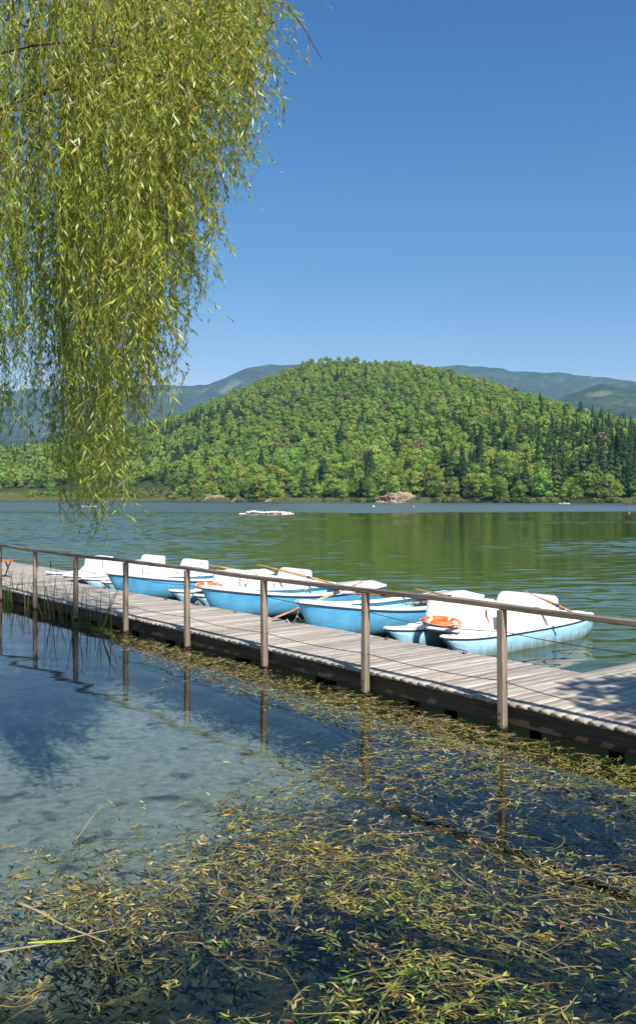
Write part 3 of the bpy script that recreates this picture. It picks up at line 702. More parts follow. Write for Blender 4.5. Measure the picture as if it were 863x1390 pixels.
def lifebuoy(parent_loc, rz, tilt=(0, 0), lb=''):
    e = empty('lifebuoy', parent_loc, rz, lb, 'lifebuoy', 'orange lifebuoys on the pedal boats'); e.rotation_euler = (tilt[0], tilt[1], rz)
    bm = bmesh.new(); N_ = 48; R1, r1 = .25, .062; rings = []
    for k in range(N_):
        a = 2 * math.pi * k / N_; band = (k % 12) < 2
        rings.append([bm.verts.new(((R1 + (r1 * 1.04 if band else r1) * math.cos(t)) * math.cos(a), (R1 + (r1 * 1.04 if band else r1) * math.cos(t)) * math.sin(a), (r1 * 1.04 if band else r1) * math.sin(t) * .85)) for t in [2 * math.pi * j / 12 for j in range(12)]])
    for k in range(N_):
        a, b = rings[k], rings[(k + 1) % N_]
        for j in range(12):
            f = bm.faces.new((a[j], b[j], b[(j + 1) % 12], a[(j + 1) % 12])); f.smooth = True; f.material_index = 1 if (k % 12) < 2 else 0
    obj('ring', bm, [M['orange'], M['band']], e)
    bm = bmesh.new(); pts_ = []
    for k in range(65):
        a = 2 * math.pi * k / 64; s = .02 * abs(math.sin(2 * a)); pts_.append(((R1 + r1 + .005 + s) * math.cos(a), (R1 + r1 + .005 + s) * math.sin(a), .01 - s * .6))
    tube(bm, pts_, .007, 6, cap=False); obj('grab_rope', bm, M['rope'], e)
    return e
def pedalo(loc, rz, label, sc_=1.15):
    loc = Vector(loc) - Vector((0, 0, .19))
    e = empty('pedal_boat', loc, rz, label, 'pedal boat', 'catamaran pedal boats moored at the dock'); e.scale = (sc_,) * 3
    for cy in (-.5, .5): pontoon(e, cy)
    bm = bmesh.new()                                        # cross deck plate between the hulls
    prism(bm, [(.62, .405), (3.2, .425), (3.32, .44), (3.3, .47), (.64, .462), (.58, .44)], -.66, .66); obj('deck', bm, M['white'], e, bevel=.015)
    for sgn in (-1, 1):                                     # side walls with seat cut-outs
        y0, y1 = (-.68, -.60) if sgn < 0 else (.60, .68)
        pts_ = [(1.0, .44), (1.06, .79), (1.16, .80), (1.26, .74), (1.45, .715), (1.85, .71), (2.08, .69), (2.2, .67), (2.45, .62), (2.7, .59), (2.95, .565), (3.1, .54), (3.3, .47), (3.3, .43)]
        bm = bmesh.new(); prism(bm, pts_, y0, y1); obj('side_wall', bm, M['white'], e, bevel=.018)
    bm = bmesh.new()                                        # front console between the walls, narrowing to the top
    a = [(.80, -.54, .45), (.80, .54, .45), (1.48, .50, .45), (1.48, -.50, .45)]; b = [(1.12, -.36, .83), (1.12, .36, .83), (1.32, .34, .84), (1.32, -.34, .84)]
    va = [bm.verts.new(p) for p in a]; vb_ = [bm.verts.new(p) for p in b]; bm.faces.new(va); bm.faces.new(vb_[::-1])
    for i in range(4): bm.faces.new((va[i], vb_[i], vb_[(i + 1) % 4], va[(i + 1) % 4]))
    obj('console', bm, M['white'], e, bevel=.03)
    bm = bmesh.new(); prism(bm, [(1.85, .45), (1.88, .60), (2.3, .575), (2.55, .56), (2.55, .45)], -.595, .595); obj('seat', bm, M['white'], e, bevel=.03)
    bm = bmesh.new()                                        # backrest shell with rounded top corners, leaning back
    N_ = 8; out = []
    hw, z0, z1, rr = .55, .50, .80, .09
    for k in range(N_ + 1):
        t = k / N_ * math.pi / 2; out.append((hw - .05 - rr + rr * math.cos(t) , z1 - rr + rr * math.sin(t)))
    out = [(hw, z0)] + out; full = out + [(-y, z) for y, z in out[::-1]]
    fr = [bm.verts.new((2.42 + (z - z0) * .30, y, z)) for y, z in full]; bk = [bm.verts.new((2.60 + (z - z0) * .16, y, z)) for y, z in full]
    bm.faces.new(fr); bm.faces.new(bk[::-1])
    for i in range(len(full)):
        j = (i + 1) % len(full); bm.faces.new((fr[i], bk[i], bk[j], fr[j]))
    obj('backrest', bm, M['white'], e, bevel=.02)
    for y in (-.28, .28):                                   # pedal crank pairs in the foot well
        bm = bmesh.new(); tube(bm, [(1.5, y - .16, .62), (1.5, y - .03, .62), (1.56, y - .03, .66), (1.44, y + .03, .58), (1.5, y + .03, .62), (1.5, y + .16, .62)], .012, 6)
        box(bm, 1.40, 1.5, y + .03, y + .13, .565, .59); box(bm, 1.5, 1.6, y - .13, y - .03, .65, .675); obj('pedal', bm, M['metal'], e)
    bm = bmesh.new(); tube(bm, [(1.28, 0, .62), (1.34, 0, .80)], .012, 6); tube(bm, [(1.34, -.06, .80), (1.34, .06, .80)], .016, 8); obj('steering_handle', bm, M['rust'], e)
    bm = bmesh.new(); tube(bm, [(1.0, -.49, .52), (.97, -.46, .64), (1.02, -.42, .72)], .011, 6); obj('grab_handle', bm, M['rust'], e)
    bm = bmesh.new(); box(bm, .16, .30, -.51, -.49, .452, .47); tube(bm, [(.17, -.5, .47), (.13, -.5, .49)], .012, 6); tube(bm, [(.29, -.5, .47), (.33, -.5, .49)], .012, 6); obj('cleat', bm, M['rust'], e)
    return e
def rowboat(loc, rz, label, Ln=4.1, deck=True, inner=True):
    e = empty('rowing_boat', loc, rz, label, 'rowing boat', 'blue rowing boats moored at the dock')
    n_ = 36; st = []
    for i in range(n_):
        t = i / (n_ - 1); x = Ln * t
        b = .03 + .70 * (math.sin(min(1, t / .58) * math.pi / 2) ** .78) * (1 if t < .58 else 1 - .32 * ((t - .58) / .42) ** 2)
        zt = .66 - .23 * math.sin(min(1, t / .62) * math.pi / 2) + .08 * max(0, (t - .6) / .4) ** 1.5
        zk = -.14 + .16 * max(0, 1 - t / .12) ** 2 + .06 * max(0, (t - .8) / .2)
        st.append((x, b, zt, zk, .34 * max(0, 1 - t / .25) ** 1.3))
    prof = [(-1, 1), (-.985, .8), (-.93, .55), (-.8, .32), (-.55, .13), (-.25, .03), (0, 0), (.25, .03), (.55, .13), (.8, .32), (.93, .55), (.985, .8), (1, 1)]
    bm = bmesh.new(); v = skin(bm, hull_sections(st, prof)); bm.faces.new(v[-1]); bm.faces.new(v[0][::-1])
    bmesh.ops.remove_doubles(bm, verts=bm.verts, dist=.0005); hl = obj('hull', bm, M['blue'], e)
    # inner shell
    st2 = [(max(x, .5) if i < 5 else min(x, Ln - .05), max(b - .05, .02), zt - .005, max(zk + .14, .02), 0) for i, (x, b, zt, zk, r_) in enumerate(st) if i >= 4]
    bm = bmesh.new(); v = skin(bm, [[p for p in r_] for r_ in hull_sections(st2, prof)]); bm.faces.new(v[0]); bm.faces.new(v[-1][::-1]); obj('inner_shell', bm, M['inner'], e)
    bm = bmesh.new()                                        # rub rail: dark strip just below the gunwale
    for s in (-1, 1):
        rg = [[(x, s * (b - .005), zt - .045), (x, s * (b + .016), zt - .043), (x, s * (b + .016), zt - .022), (x, s * (b - .005), zt - .02)] for x, b, zt, zk, k in st]
        v = skin(bm, rg, close=True, smooth=False); bm.faces.new(v[0]); bm.faces.new(v[-1])
    obj('rub_rail', bm, M['navy'], e)
    bm = bmesh.new()                                        # gunwale
    for s in (-1, 1):
        rg = [[(x - .01, s * (b + .022), zt - .018), (x - .01, s * (b + .024), zt + .012), (x, s * (b - .01), zt + .03), (x, s * max(b - .13, .0), zt + .028), (x, s * max(b - .14, 0), zt - .015)] for x, b, zt, zk, k in st]
        v = skin(bm, rg, close=True, smooth=False); bm.faces.new(v[0]); bm.faces.new(v[-1])
    obj('gunwale', bm, M['white'], e)
    bm = bmesh.new(); q = [s_ for s_ in st if s_[0] < .95]    # bow deck
    rg = [[(x, -b + .04, zt + .024), (x, 0, zt + .05), (x, b - .04, zt + .024), (x, b - .04, zt - .01), (x, -b + .04, zt - .01)] for x, b, zt, zk, k in q if b > .06]
    v = skin(bm, rg, close=True); bm.faces.new(v[0]); bm.faces.new(v[-1]); obj('bow_deck', bm, M['white'], e)
    bm = bmesh.new(); q = [s_ for s_ in st if s_[0] > Ln - .85]   # broad stern deck
    rg = [[(x, -b + .04, zt + .024), (x, 0, zt + .075), (x, b - .04, zt + .024), (x, b - .04, zt - .01), (x, -b + .04, zt - .01)] for x, b, zt, zk, k in q]
    v = skin(bm, rg, close=True); bm.faces.new(v[0]); bm.faces.new(v[-1]); obj('stern_deck', bm, M['white'], e)
    for x in (1.45, 2.55):
        b = np.interp(x, [s_[0] for s_ in st], [s_[1] for s_ in st]) - .13
        bm = bmesh.new(); box(bm, x - .15, x + .15, -b, b, .27, .315); obj('thwart', bm, M['white'], e, bevel=.01)
    for s in (-1, 1):
        x = 2.0; b = np.interp(x, [s_[0] for s_ in st], [s_[1] for s_ in st]); zt = np.interp(x, [s_[0] for s_ in st], [s_[2] for s_ in st])
        bm = bmesh.new(); tube(bm, [(x, s * (b - .05), zt), (x, s * (b - .05), zt + .07), (x - .04, s * (b - .05), zt + .13)], .011, 6); tube(bm, [(x, s * (b - .05), zt + .07), (x + .04, s * (b - .05), zt + .13)], .011, 6); obj('oarlock', bm, M['metal'], e)
    bm = bmesh.new(); tube(bm, [(.07, 0, .35), (.0, 0, .40), (-.01, 0, .46), (.03, 0, .50)], .009, 6); obj('bow_ring', bm, M['metal'], e)
    return e
pedalo(uv(3.65, 2.33), RZ + R(3), 'nearest white and pale blue catamaran pedal boat, at the right end of the row')
rowboat(uv(5.82, 1.8), RZ, 'blue rowing boat holding several orange oars, just left of the nearest pedal boat')
rowboat(uv(8.98, 1.84), RZ - R(7), 'middle blue rowing boat of three, in front of a pedal boat with lifebuoy')
pedalo(uv(10.75, 2.45), RZ - R(3), 'white pedal boat behind the middle blue rowing boat, oar over its backrest')
rowboat(uv(13.1, 1.84), RZ - R(8), 'leftmost blue rowing boat, in front of the white pedal boat seats at the left')
pedalo(uv(14.7, 2.2), RZ, 'white pedal boat directly behind the leftmost blue rowing boat')
pedalo(uv(17.0, 2.2), RZ, 'white pedal boat farthest left in the row along the dock')
lifebuoy(uv(3.72, 3.02, .445), .6, (.06, .03), 'orange lifebuoy with white bands on the deck of the nearest pedal boat')
lifebuoy(uv(10.62, 3.05, .47), 1.9, (.05, -.05), 'orange lifebuoy on the pedal boat behind the middle blue rowing boat')

def oar(a, b, label, pale=False, blade_at='a'):
    """a = blade end, b = grip end (world points)"""
    a = Vector(a); b = Vector(b); d = b - a; Ln = d.length; q = d.to_track_quat('X', 'Z')
    e = empty('oar', a, 0, label, 'oar', 'wooden oars left in the boats'); e.rotation_euler = q.to_euler()
    bm = bmesh.new(); tube(bm, [(.42, 0, 0), (.7, 0, 0), (Ln * .6, 0, 0), (Ln - .14, 0, 0)], [.018, .021, .024, .022], 9); obj('shaft', bm, M['oarpale'] if pale else M['oar'], e)
    bm = bmesh.new(); tube(bm, [(Ln - .15, 0, 0), (Ln - .12, 0, 0), (Ln, 0, 0)], [.016, .018, .019], 9); obj('grip', bm, M['oarpale'], e)
    bm = bmesh.new(); rg = []
    for x, wd, th in ((0, .05, .005), (.02, .07, .006), (.2, .075, .008), (.38, .05, .012), (.5, .02, .018)):
        rg.append([(x, -wd, 0), (x, 0, th), (x, wd, 0), (x, 0, -th)])
    v = skin(bm, rg, close=True); bm.faces.new(v[0]); bm.faces.new(v[-1]); obj('blade', bm, M['oar'], e)
    bm = bmesh.new(); tube(bm, [(Ln * .66, 0, 0), (Ln * .72, 0, 0)], .03, 9); obj('collar', bm, M['navy'], e)
    return e
def W(x, y, z):
    D = 1210 * (2.4 - z) / (y - 675); return Vector(((x - 431.5) * D / 1210, D, z))
oar(W(371, 839, .33), W(492, 790, .86), 'oar leaning over a rowing boat bow with its orange blade down at the dock', True)
oar(W(350, 766, .92), W(452, 792, .56), 'oar over the backrest of the pedal boat behind the middle rowing boat')
oar(W(452, 805, .50), W(552, 809, .50), 'orange oar lying flat along the inside of the rowing boat')
oar(W(617, 813, .56), W(549, 820, .50), 'orange oar crossing the near gunwale of the nearest rowing boat')
oar(W(563, 799, .62), W(634, 815, .52), 'orange oar lying across the stern half of the rowing boat behind the rail')
oar(W(709, 801, .92), W(776, 831, .56), 'oar resting over the backrest of the nearest pedal boat, orange blade up')
oar(W(272, 765, .9), W(350, 779, .62), 'slim orange oar just right of the left pedal boats, against the water')
oar(W(350, 781, .56), W(300, 779, .58), 'short visible oar lying between the middle pedal boat and the left ones', True)
# ropes from boats
def rope(pts_, r_, m, lb, nm='mooring_rope'):
    bm = bmesh.new(); P_ = [Vector(p) for p in pts_]; out = []
    for i in range(len(P_) - 1):
        for j in range(6): out.append(P_[i].lerp(P_[i + 1], j / 6))
    out.append(P_[-1])
    for k in range(2): out = [out[0]] + [(out[i - 1] + out[i] * 2 + out[i + 1]) / 4 for i in range(1, len(out) - 1)] + [out[-1]]
    tube(bm, out, r_, 6); tag(obj(nm, bm, m), lb, 'rope', 'mooring ropes of the boats')
b = uv(5.82, 1.79, .42); e_ = uv(6.2, 1.86, DK + .05); rope([b, b.lerp(e_, .35) - Vector((0, 0, .10)), b.lerp(e_, .7) - Vector((0, 0, .11)), e_], .011, M['rope'], 'white rope hanging from the bow of the rowing boat with orange oars')
b = uv(8.98, 1.83, .42); e_ = uv(9.3, 1.84, DK + .03); rope([b, b.lerp(e_, .5) - Vector((0, 0, .08)), e_], .009, M['oldrope'], 'dark rope at the bow of the middle rowing boat')
b = uv(3.07, 2.45, .30); e_ = uv(2.2, 1.86, DK + .05); rope([b, b.lerp(e_, .5) + Vector((0, 0, -.05)), e_], .008, M['oldrope'], 'thin dark rope from the near hull of the nearest pedal boat')
b = uv(13.1, 1.83, .42); e_ = uv(13.3, 1.86, DK + .05); rope([b, b.lerp(e_, .5) - Vector((0, 0, .06)), e_], .009, M['oldrope'], 'dark rope at the bow of the leftmost rowing boat')

# bench on the far left of the dock
t = empty('bench', uv(17.75, 1.0, DK), RZ, 'small orange-brown wooden bench on the dock at the left edge of the view', 'bench')
bm = bmesh.new()
for y in (-.17, 0, .17): box(bm, -.3, .3, y - .08, y + .08, .43, .47)
obj('seat', bm, mat('varnished_bench', (.45, .17, .05), .5, .4, .2, 5, (3, 20, 20)), t, bevel=.006)
for x in (-.22, .22):
    for s in (-1, 1):
        bm = bmesh.new(); tube(bm, [(x, s * .2, 0), (x, -s * .0, .25), (x, -s * .2, .43)], .022, 6); obj('leg', bm, M['post'], t)

# ---------------------------------------------------------------- out on the lake
bu = empty('floating_pontoon', (0, 0, 0), 0, 'long low white floating platform piled with white floats in the middle of the lake', 'floating platform')
cx, cy = (362 - 431.5) * 128 / 1210, 128.; bu.location = (cx, cy, 0); M['float'] = mat('float_white', (.74, .64, .61), .6, .3, .1, 2)
bm = bmesh.new(); box(bm, -3.9, 3.9, -1.0, 1.0, -.2, .12); obj('raft', bm, M['float'], bu, bevel=.08)
bm = bmesh.new(); bmesh.ops.create_icosphere(bm, subdivisions=2, radius=.3); f0 = obj('float', bm, M['float'], bu, smooth=True)
rr_ = random.Random(4); k = 0
for x in np.arange(-3.5, 3.6, .42):
    for y in (-1.0, -.2, .7):
        hh = .17 + .16 * math.exp(-((x + 1.9) / .9) ** 2) + .10 * math.exp(-((x - 1.1) / 1.1) ** 2)
        if hh < .2 and rr_.random() < .5: continue
        o = f0 if k == 0 else link(f0.copy(), bu); k += 1
        o.location = (x + rr_.uniform(-.1, .1), y + rr_.uniform(-.1, .1), hh); s = rr_.uniform(.7, 1.1); o.scale = (s, s, s * .6)
M['skin'] = mat('skin', (.55, .32, .22), .6, .3, .05, 10); M['shirt'] = mat('pale_shirt', (.75, .72, .68), .8, .2, .05, 10); M['hair'] = mat('hair', (.06, .04, .03), .8, .2, .1, 10)
def small_boat(x, y, lb, person, s=1.0):
    e = empty('small_rowing_boat', (x, y, 0), R(8), lb, 'rowing boat'); n_ = 14; st = []
    for i in range(n_):
        t = i / (n_ - 1); b = .05 + .62 * math.sin(min(1, t / .5) * math.pi / 2) * (1 if t < .6 else 1 - .3 * ((t - .6) / .4)); st.append((-1.9 + 3.8 * t, b, .5 - .12 * math.sin(t * math.pi), -.1, .2 * max(0, 1 - t / .2)))
    prof = [(-1, 1), (-.9, .5), (-.5, .1), (0, 0), (.5, .1), (.9, .5), (1, 1)]
    bm = bmesh.new(); v = skin(bm, hull_sections(st, prof)); bm.faces.new(v[-1]); obj('hull', bm, M['white'], e)
    bm = bmesh.new(); box(bm, -.15, .15, -.55, .55, .28, .32); obj('thwart', bm, M['inner'], e)
    if person:
        p = figure((x, y, .30)); tag(p, 'person in a pale shirt sitting in the small white rowing boat far out', 'person')
def figure(loc):
    V_ = [(0, 0, .08), (0, 0, .32), (.02, 0, .55), (.03, 0, .66), (.05, 0, .80), (0, .19, .53), (.22, .27, .36), (.45, .2, .36), (0, -.19, .53), (.22, -.27, .36), (.45, -.2, .36), (.38, .12, .14), (.62, .12, -.2), (.38, -.12, .14), (.62, -.12, -.2)]
    E_ = [(0, 1), (1, 2), (2, 3), (3, 4), (2, 5), (5, 6), (6, 7), (2, 8), (8, 9), (9, 10), (0, 11), (11, 12), (0, 13), (13, 14)]
    rad = [.15, .14, .15, .055, .10, .06, .045, .035, .06, .045, .035, .08, .05, .08, .05]
    bm = bmesh.new(); ly = bm.verts.layers.skin.verify(); vs_ = [bm.verts.new(v) for v in V_]
    for v, r_ in zip(vs_, rad): v[ly].radius = (r_, r_)
    vs_[0][ly].use_root = True
    for i, j in E_: bm.edges.new((vs_[i], vs_[j]))
    me = bpy.data.meshes.new('person'); bm.to_mesh(me); bm.free(); o = link(bpy.data.objects.new('person', me)); o.location = loc
    o.modifiers.new('skin', 'SKIN'); sb = o.modifiers.new('sub', 'SUBSURF'); sb.levels = 1; sb.render_levels = 1; me.materials.append(M['shirt'])
    bm = bmesh.new(); bmesh.ops.create_uvsphere(bm, u_segments=12, v_segments=8, radius=.115, matrix=Matrix.Translation((.03, 0, .86))); obj('hair', bm, M['hair'], o, smooth=True)
    return o
small_boat((765 - 431.5) * 300 / 1210, 300, 'small white rowing boat with a person near the right far shore', True)
small_boat((122 - 431.5) * 205 / 1210, 205, 'small pale boat far out on the lake, half hidden by the hanging willow', False)
def buoy(px_, py_, col, lb):
    D = 1210 * 2.4 / (py_ - 675); bm = bmesh.new(); bmesh.ops.create_uvsphere(bm, u_segments=16, v_segments=10, radius=.25); tube(bm, [(0, 0, .2), (0, 0, .42)], .05, 8)
    o = obj('buoy', bm, col, None, smooth=True); o.location = ((px_ - 431.5) * D / 1210, D, .08); tag(o, lb, 'buoy', 'buoys on the lake')
buoy(507, 688, M['white'], 'white buoy on the lake right of the floating platform'); buoy(561, 689, M['orange'], 'tiny orange buoy on the lake below the rock outcrop')
e = None; buoy(853, 697, M['orange'], 'small orange buoy at the right edge of the lake'); C.objects[-1].scale = (.6,) * 3

# ---------------------------------------------------------------- hanging willow
M['bark'] = mat('willow_bark', (.16, .12, .085), .9, .15, .35, 4, (3, 3, .8), .03, 6, (.10, .08, .06))
M['twig'] = mat('willow_twig', (.24, .21, .06), .7, .3, .25, 20)
M['willow'] = leafmat('willow_leaves', trans=.5, rough=.36, spec=.5)
wl = empty('willow_tree', (-7.5, 1.4, .3), 0, 'large weeping willow with long hanging leafy strands filling the upper left', 'tree')
def bez(p, n_=14):
    p = [Vector(q) for q in p]; out = []
    for i in range(n_ + 1):
        t = i / n_; q = p[:]
        while len(q) > 1: q = [a.lerp(b, t) for a, b in zip(q, q[1:])]
        out.append(q[0])
    return out
def world_child(o):
    o.matrix_parent_inverse = Matrix.Translation(-Vector(wl.location)); return o
bm = bmesh.new(); tube(bm, bez([(-7.5, 1.4, .1), (-7.6, 1.6, 2), (-7.0, 2.6, 4), (-6.4, 4, 6)]), list(np.linspace(.48, .26, 15)), 14); world_child(obj('trunk', bm, M['bark'], wl))
limbs = [[(-6.6, 3.6, 5.6), (-5, 6, 9), (-2, 8, 10.5), (.2, 9.5, 9.6)], [(-6.6, 3.6, 5.6), (-6, 6, 9), (-5, 10, 11.5), (-2.5, 13.5, 11.2)], [(-6.8, 3, 5), (-5, 4.5, 8), (-3, 6, 9), (-.6, 7.5, 8.2)],
         [(-6.6, 3.6, 5.6), (-7, 7, 9), (-7, 11, 11), (-5.5, 14, 10.5)], [(-6.8, 3, 5), (-5, 4, 6.6), (-3.6, 5.5, 7.2), (-2.0, 7.0, 7.2)]]
for l_ in limbs:
    bm = bmesh.new(); tube(bm, bez(l_, 18), list(np.linspace(.2, .03, 19)), 8); world_child(obj('branch', bm, M['bark'], wl))
r = np.random.default_rng(21)
env_x = [-260, 0, 30, 60, 100, 128, 150, 175, 200, 240, 275, 330, 380, 420]
env_y = [600, 640, 672, 682, 712, 738, 722, 640, 570, 500, 420, 240, 150, 60]
LV = []; LT = []; SV = []; SF = []; so_ = 0
COL = np.array([(.32, .43, .045), (.44, .50, .055), (.54, .54, .07), (.20, .30, .035), (.60, .52, .10), (.66, .68, .42), (.48, .27, .08)]) * 1.1
CP = [.26, .24, .16, .16, .09, .05, .04]
def strand(x0, y0, zt, zb, drift, spacing=.026, leafmul=1.):
    global so_
    Ln = zt - zb
    if Ln < .25: return
    n_ = max(6, int(Ln / .12)); t = np.linspace(0, 1, n_); ph = r.uniform(0, 6.28, 2); am = r.uniform(.03, .17)
    X = x0 + drift[0] * (t ** 1.4) + am * np.sin(t * 5 + ph[0]); Y = y0 + drift[1] * t ** 1.4 + am * np.sin(t * 4 + ph[1]); Z = zt - Ln * t
    p = np.stack([X, Y, Z], 1)
    # stem
    rad = np.linspace(.0030, .0009, n_)[:, None]
    base = so_
    for a in (0, 2.09, 4.19): SV.append(p + rad * np.array([[math.cos(a), math.sin(a), 0]]))
    for a in range(3):
        b = (a + 1) % 3; i = np.arange(n_ - 1)
        SF.append(np.stack([base + a * n_ + i, base + b * n_ + i, base + b * n_ + i + 1, base + a * n_ + i + 1], 1))
    so_ += 3 * n_
    m = int(Ln / spacing); tt = np.sort(r.uniform(.0, 1, m)); q = np.stack([np.interp(tt, t, p[:, k]) for k in range(3)], 1)
    d0 = np.stack([np.interp(tt, t, np.gradient(p[:, k], t)) for k in range(3)], 1); d0 /= np.linalg.norm(d0, axis=1, keepdims=True)
    a = r.uniform(0, 6.28, m); rad_ = np.stack([np.cos(a), np.sin(a), 0 * a], 1)
    sp = r.uniform(.2, .85, (m, 1)); d = d0 * .75 + rad_ * sp + np.array([[drift[0] * .12, 0, -.15]]); d /= np.linalg.norm(d, axis=1, keepdims=True)
    ln = r.uniform(.045, .10, (m, 1)) * leafmul * (1 - .35 * tt[:, None] ** 4); wd = ln * r.uniform(.07, .105, (m, 1))
    s = np.cross(d, r.normal(0, 1, (m, 3))); s /= np.linalg.norm(s, axis=1, keepdims=True); up = np.cross(s, d)
    bend = up * ln * r.uniform(-.10, .10, (m, 1)); mid = q + d * ln * .45 + bend
    LV.append(np.stack([q, mid - s * wd, q + d * ln, mid + s * wd], 1).reshape(-1, 3))
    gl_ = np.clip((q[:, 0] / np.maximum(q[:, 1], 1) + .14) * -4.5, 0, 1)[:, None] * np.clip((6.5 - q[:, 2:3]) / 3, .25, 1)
    c = COL[r.choice(7, m, p=CP)] * r.uniform(.7, 1.25, (m, 1)) * (1 - gl_ * np.array([[.42, .22, .2]])); LT.append(c)  # crown shade painted into leaf colour: greener and darker towards lower left
def add_cluster(px, D, k, ymax=None):
    X = (px - 431.5) / 1210 * D
    # limbs above: how high the strands start
    ztop_frame = 2.4 + 675 / 1210 * D
    for j in range(k):
        x0 = X + r.normal(0, .10) ; y0 = D + r.normal(0, .16); p_ = 431.5 + x0 / y0 * 1210
        ye = np.interp(p_, env_x, env_y) + r.normal(0, 10)
        f = r.uniform(.0, 1) ** (1.3 if p_ > 85 else .8); yt = ye - f * 330
        zb = 2.4 - (yt - 675) / 1210 * y0
        if p_ > 200 and yt > ye - 6: pass
        zt = min(ztop_frame + r.uniform(.1, 1.2), 10.6)
        if r.uniform() < .35: zt = zb + r.uniform(1.0, 3.0)
        dr = (r.normal(.04, .12) + .14 * max(0, (p_ - 150) / 250), r.normal(0, .1))
        zt = max(zt, zb + .8); strand(x0 - dr[0], y0 - dr[1], zt, zb, dr)
        for g_ in range(int(r.integers(3, 6))):               # side shoots leave the strand and droop
            zs = r.uniform(zb + .1, max(zb + .2, min(zt, ztop_frame + .3))); l2 = r.uniform(.25, .75); ti = (zt - zs) / (zt - zb)
            if zs - l2 < zb + .0 and ye > 600: l2 = max(.26, zs - zb)
            a_ = r.uniform(0, 6.28); o_ = r.uniform(.08, .30)
            strand(x0 - dr[0] + dr[0] * ti ** 1.4, y0 - dr[1] + dr[1] * ti ** 1.4, zs, zs - l2, (o_ * math.cos(a_) + .05, o_ * math.sin(a_)), .021, 1.05)
ncl = 0
while ncl < 132:
    px = r.uniform(-190, 392); D = r.uniform(6.4, 11.5)
    wgt = np.interp(px, [-190, 0, 60, 110, 250, 330, 392], [.5, .55, .85, 1, .8, .55, .28])
    if r.uniform() > wgt: continue
    add_cluster(px, D, int(r.integers(4, 9))); ncl += 1
for k in range(16):                                       # thin boughs arching out inside the curtain
    D = r.uniform(7, 10); px = r.uniform(-40, 300); py = r.uniform(-60, 300) * (1 - px / 600); X = (px - 431.5) / 1210 * D; z = 2.4 + (675 - py) / 1210 * D
    bm = bmesh.new(); tube(bm, bez([(X - r.uniform(.8, 1.6), D + .3, z + r.uniform(-.1, .5)), (X - .3, D, z + r.uniform(.3, .6)), (X + .4, D - .1, z + .25), (X + r.uniform(.5, .9), D, z - r.uniform(.2, .7))], 12), list(np.linspace(r.uniform(.012, .022), .003, 13)), 6); world_child(obj('branch', bm, M['bark'], wl))
for k in range(5):                                        # a few nearer strands at the left edge
    px = r.uniform(-60, 34); D = r.uniform(3.9, 5.2); X = (px - 431.5) / 1210 * D; zf = 2.4 + 675 / 1210 * D
    strand(X, D, zf + 1, 2.4 + (675 - r.uniform(150, 420)) / 1210 * D, (r.normal(.05, .08), r.normal(0, .08)), .022)
# twigs reaching out to the right at the top
for k in range(150):
    D = r.uniform(6.8, 9.5); px = r.uniform(215, 392); py = r.uniform(-30, np.interp(px, [215, 275, 330, 392], [520, 400, 230, 110]))
    X = (px - 431.5) / 1210 * D; z = 2.4 + (675 - py) / 1210 * D
    dx_ = r.uniform(.15, .6); strand(X - dx_, D, z + r.uniform(.05, .35), z - r.uniform(.2, .5), (dx_, r.normal(0, .15)), .017)
# the bulk of the canopy above the frame and to the left
for k in range(250):
    X = r.uniform(-6.5, -.6); Y = r.uniform(9.5, 14.5)
    zf = 2.4 + 700 / 1210 * Y; zt = min(r.uniform(zf + 1.0, zf + 3.5), 11.3)
    if X < -.36 * Y - .8: zb = r.uniform(2.2, 5)
    else: zb = zf + r.uniform(-.2, .6)
    if zt - zb < .4: zt = zb + .6
    strand(X, Y, zt, zb, (r.normal(0, .15), r.normal(0, .15)), .034, 1.35)
for k in range(230):                                      # dense top of the crown, added above the frame to shade the left dock
    X = r.uniform(-3.4, -.2); Y = r.uniform(9.0, 12.6); zf = 2.4 + 700 / 1210 * Y; zt = zf + r.uniform(.5, 2.0)
    strand(X, Y, zt, zf + r.uniform(-.2, .3), (r.normal(0, .2), r.normal(0, .2)), .036, 1.4)
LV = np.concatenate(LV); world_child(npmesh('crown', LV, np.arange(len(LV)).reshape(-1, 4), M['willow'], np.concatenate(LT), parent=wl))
world_child(npmesh('twigs', np.concatenate(SV), np.concatenate(SF), M['twig'], parent=wl, smooth=True)).name = 'hanging_twigs'

# ---------------------------------------------------------------- tree on the bank behind the camera, whose shade falls on the platform
bt = empty('bank_tree', (8.1, -3.5, .7), 0, 'broad leafy tree on the near bank whose shade falls on the platform', 'tree')
bm = bmesh.new(); tube(bm, [(0, 0, -.5), (-.1, .3, 2.5), (-.6, 1.2, 4.6), (-1.2, 2.4, 6.2)], [.36, .3, .24, .12], 12); obj('trunk', bm, M['bark'], bt)
for q in ([(-.2, .5, 3), (-2, 1.5, 5.5), (-5, 2.2, 7.2)], [(-.6, 1.2, 4.6), (.5, 4, 6), (1, 6.5, 7)], [(-.4, .8, 3.8), (-3, 0, 6), (-6.6, .4, 7.4)]):
    bm = bmesh.new(); tube(bm, bez(q, 8), list(np.linspace(.17, .04, 9)), 8); obj('branch', bm, M['bark'], bt)
cs = []
for (x, y, z, rr0, nn) in ((-1.2, 6.6, 7.0, 1.4, 950), (.6, 7.4, 7.4, 1.7, 1300), (2.4, 5.4, 7.6, 1.6, 700), (1, 3.5, 7.5, 1.5, 500), (-2.6, 3.4, 7.4, .8, 90), (-6.0, .2, 7.4, 1.0, 140)):
    d = r.normal(0, 1, (nn, 3)); d /= np.linalg.norm(d, axis=1, keepdims=True); cs.append(np.array([x, y, z]) + d * rr0 * r.uniform(.2, 1, (nn, 1)) ** .6 * np.array([1, 1, .55]))
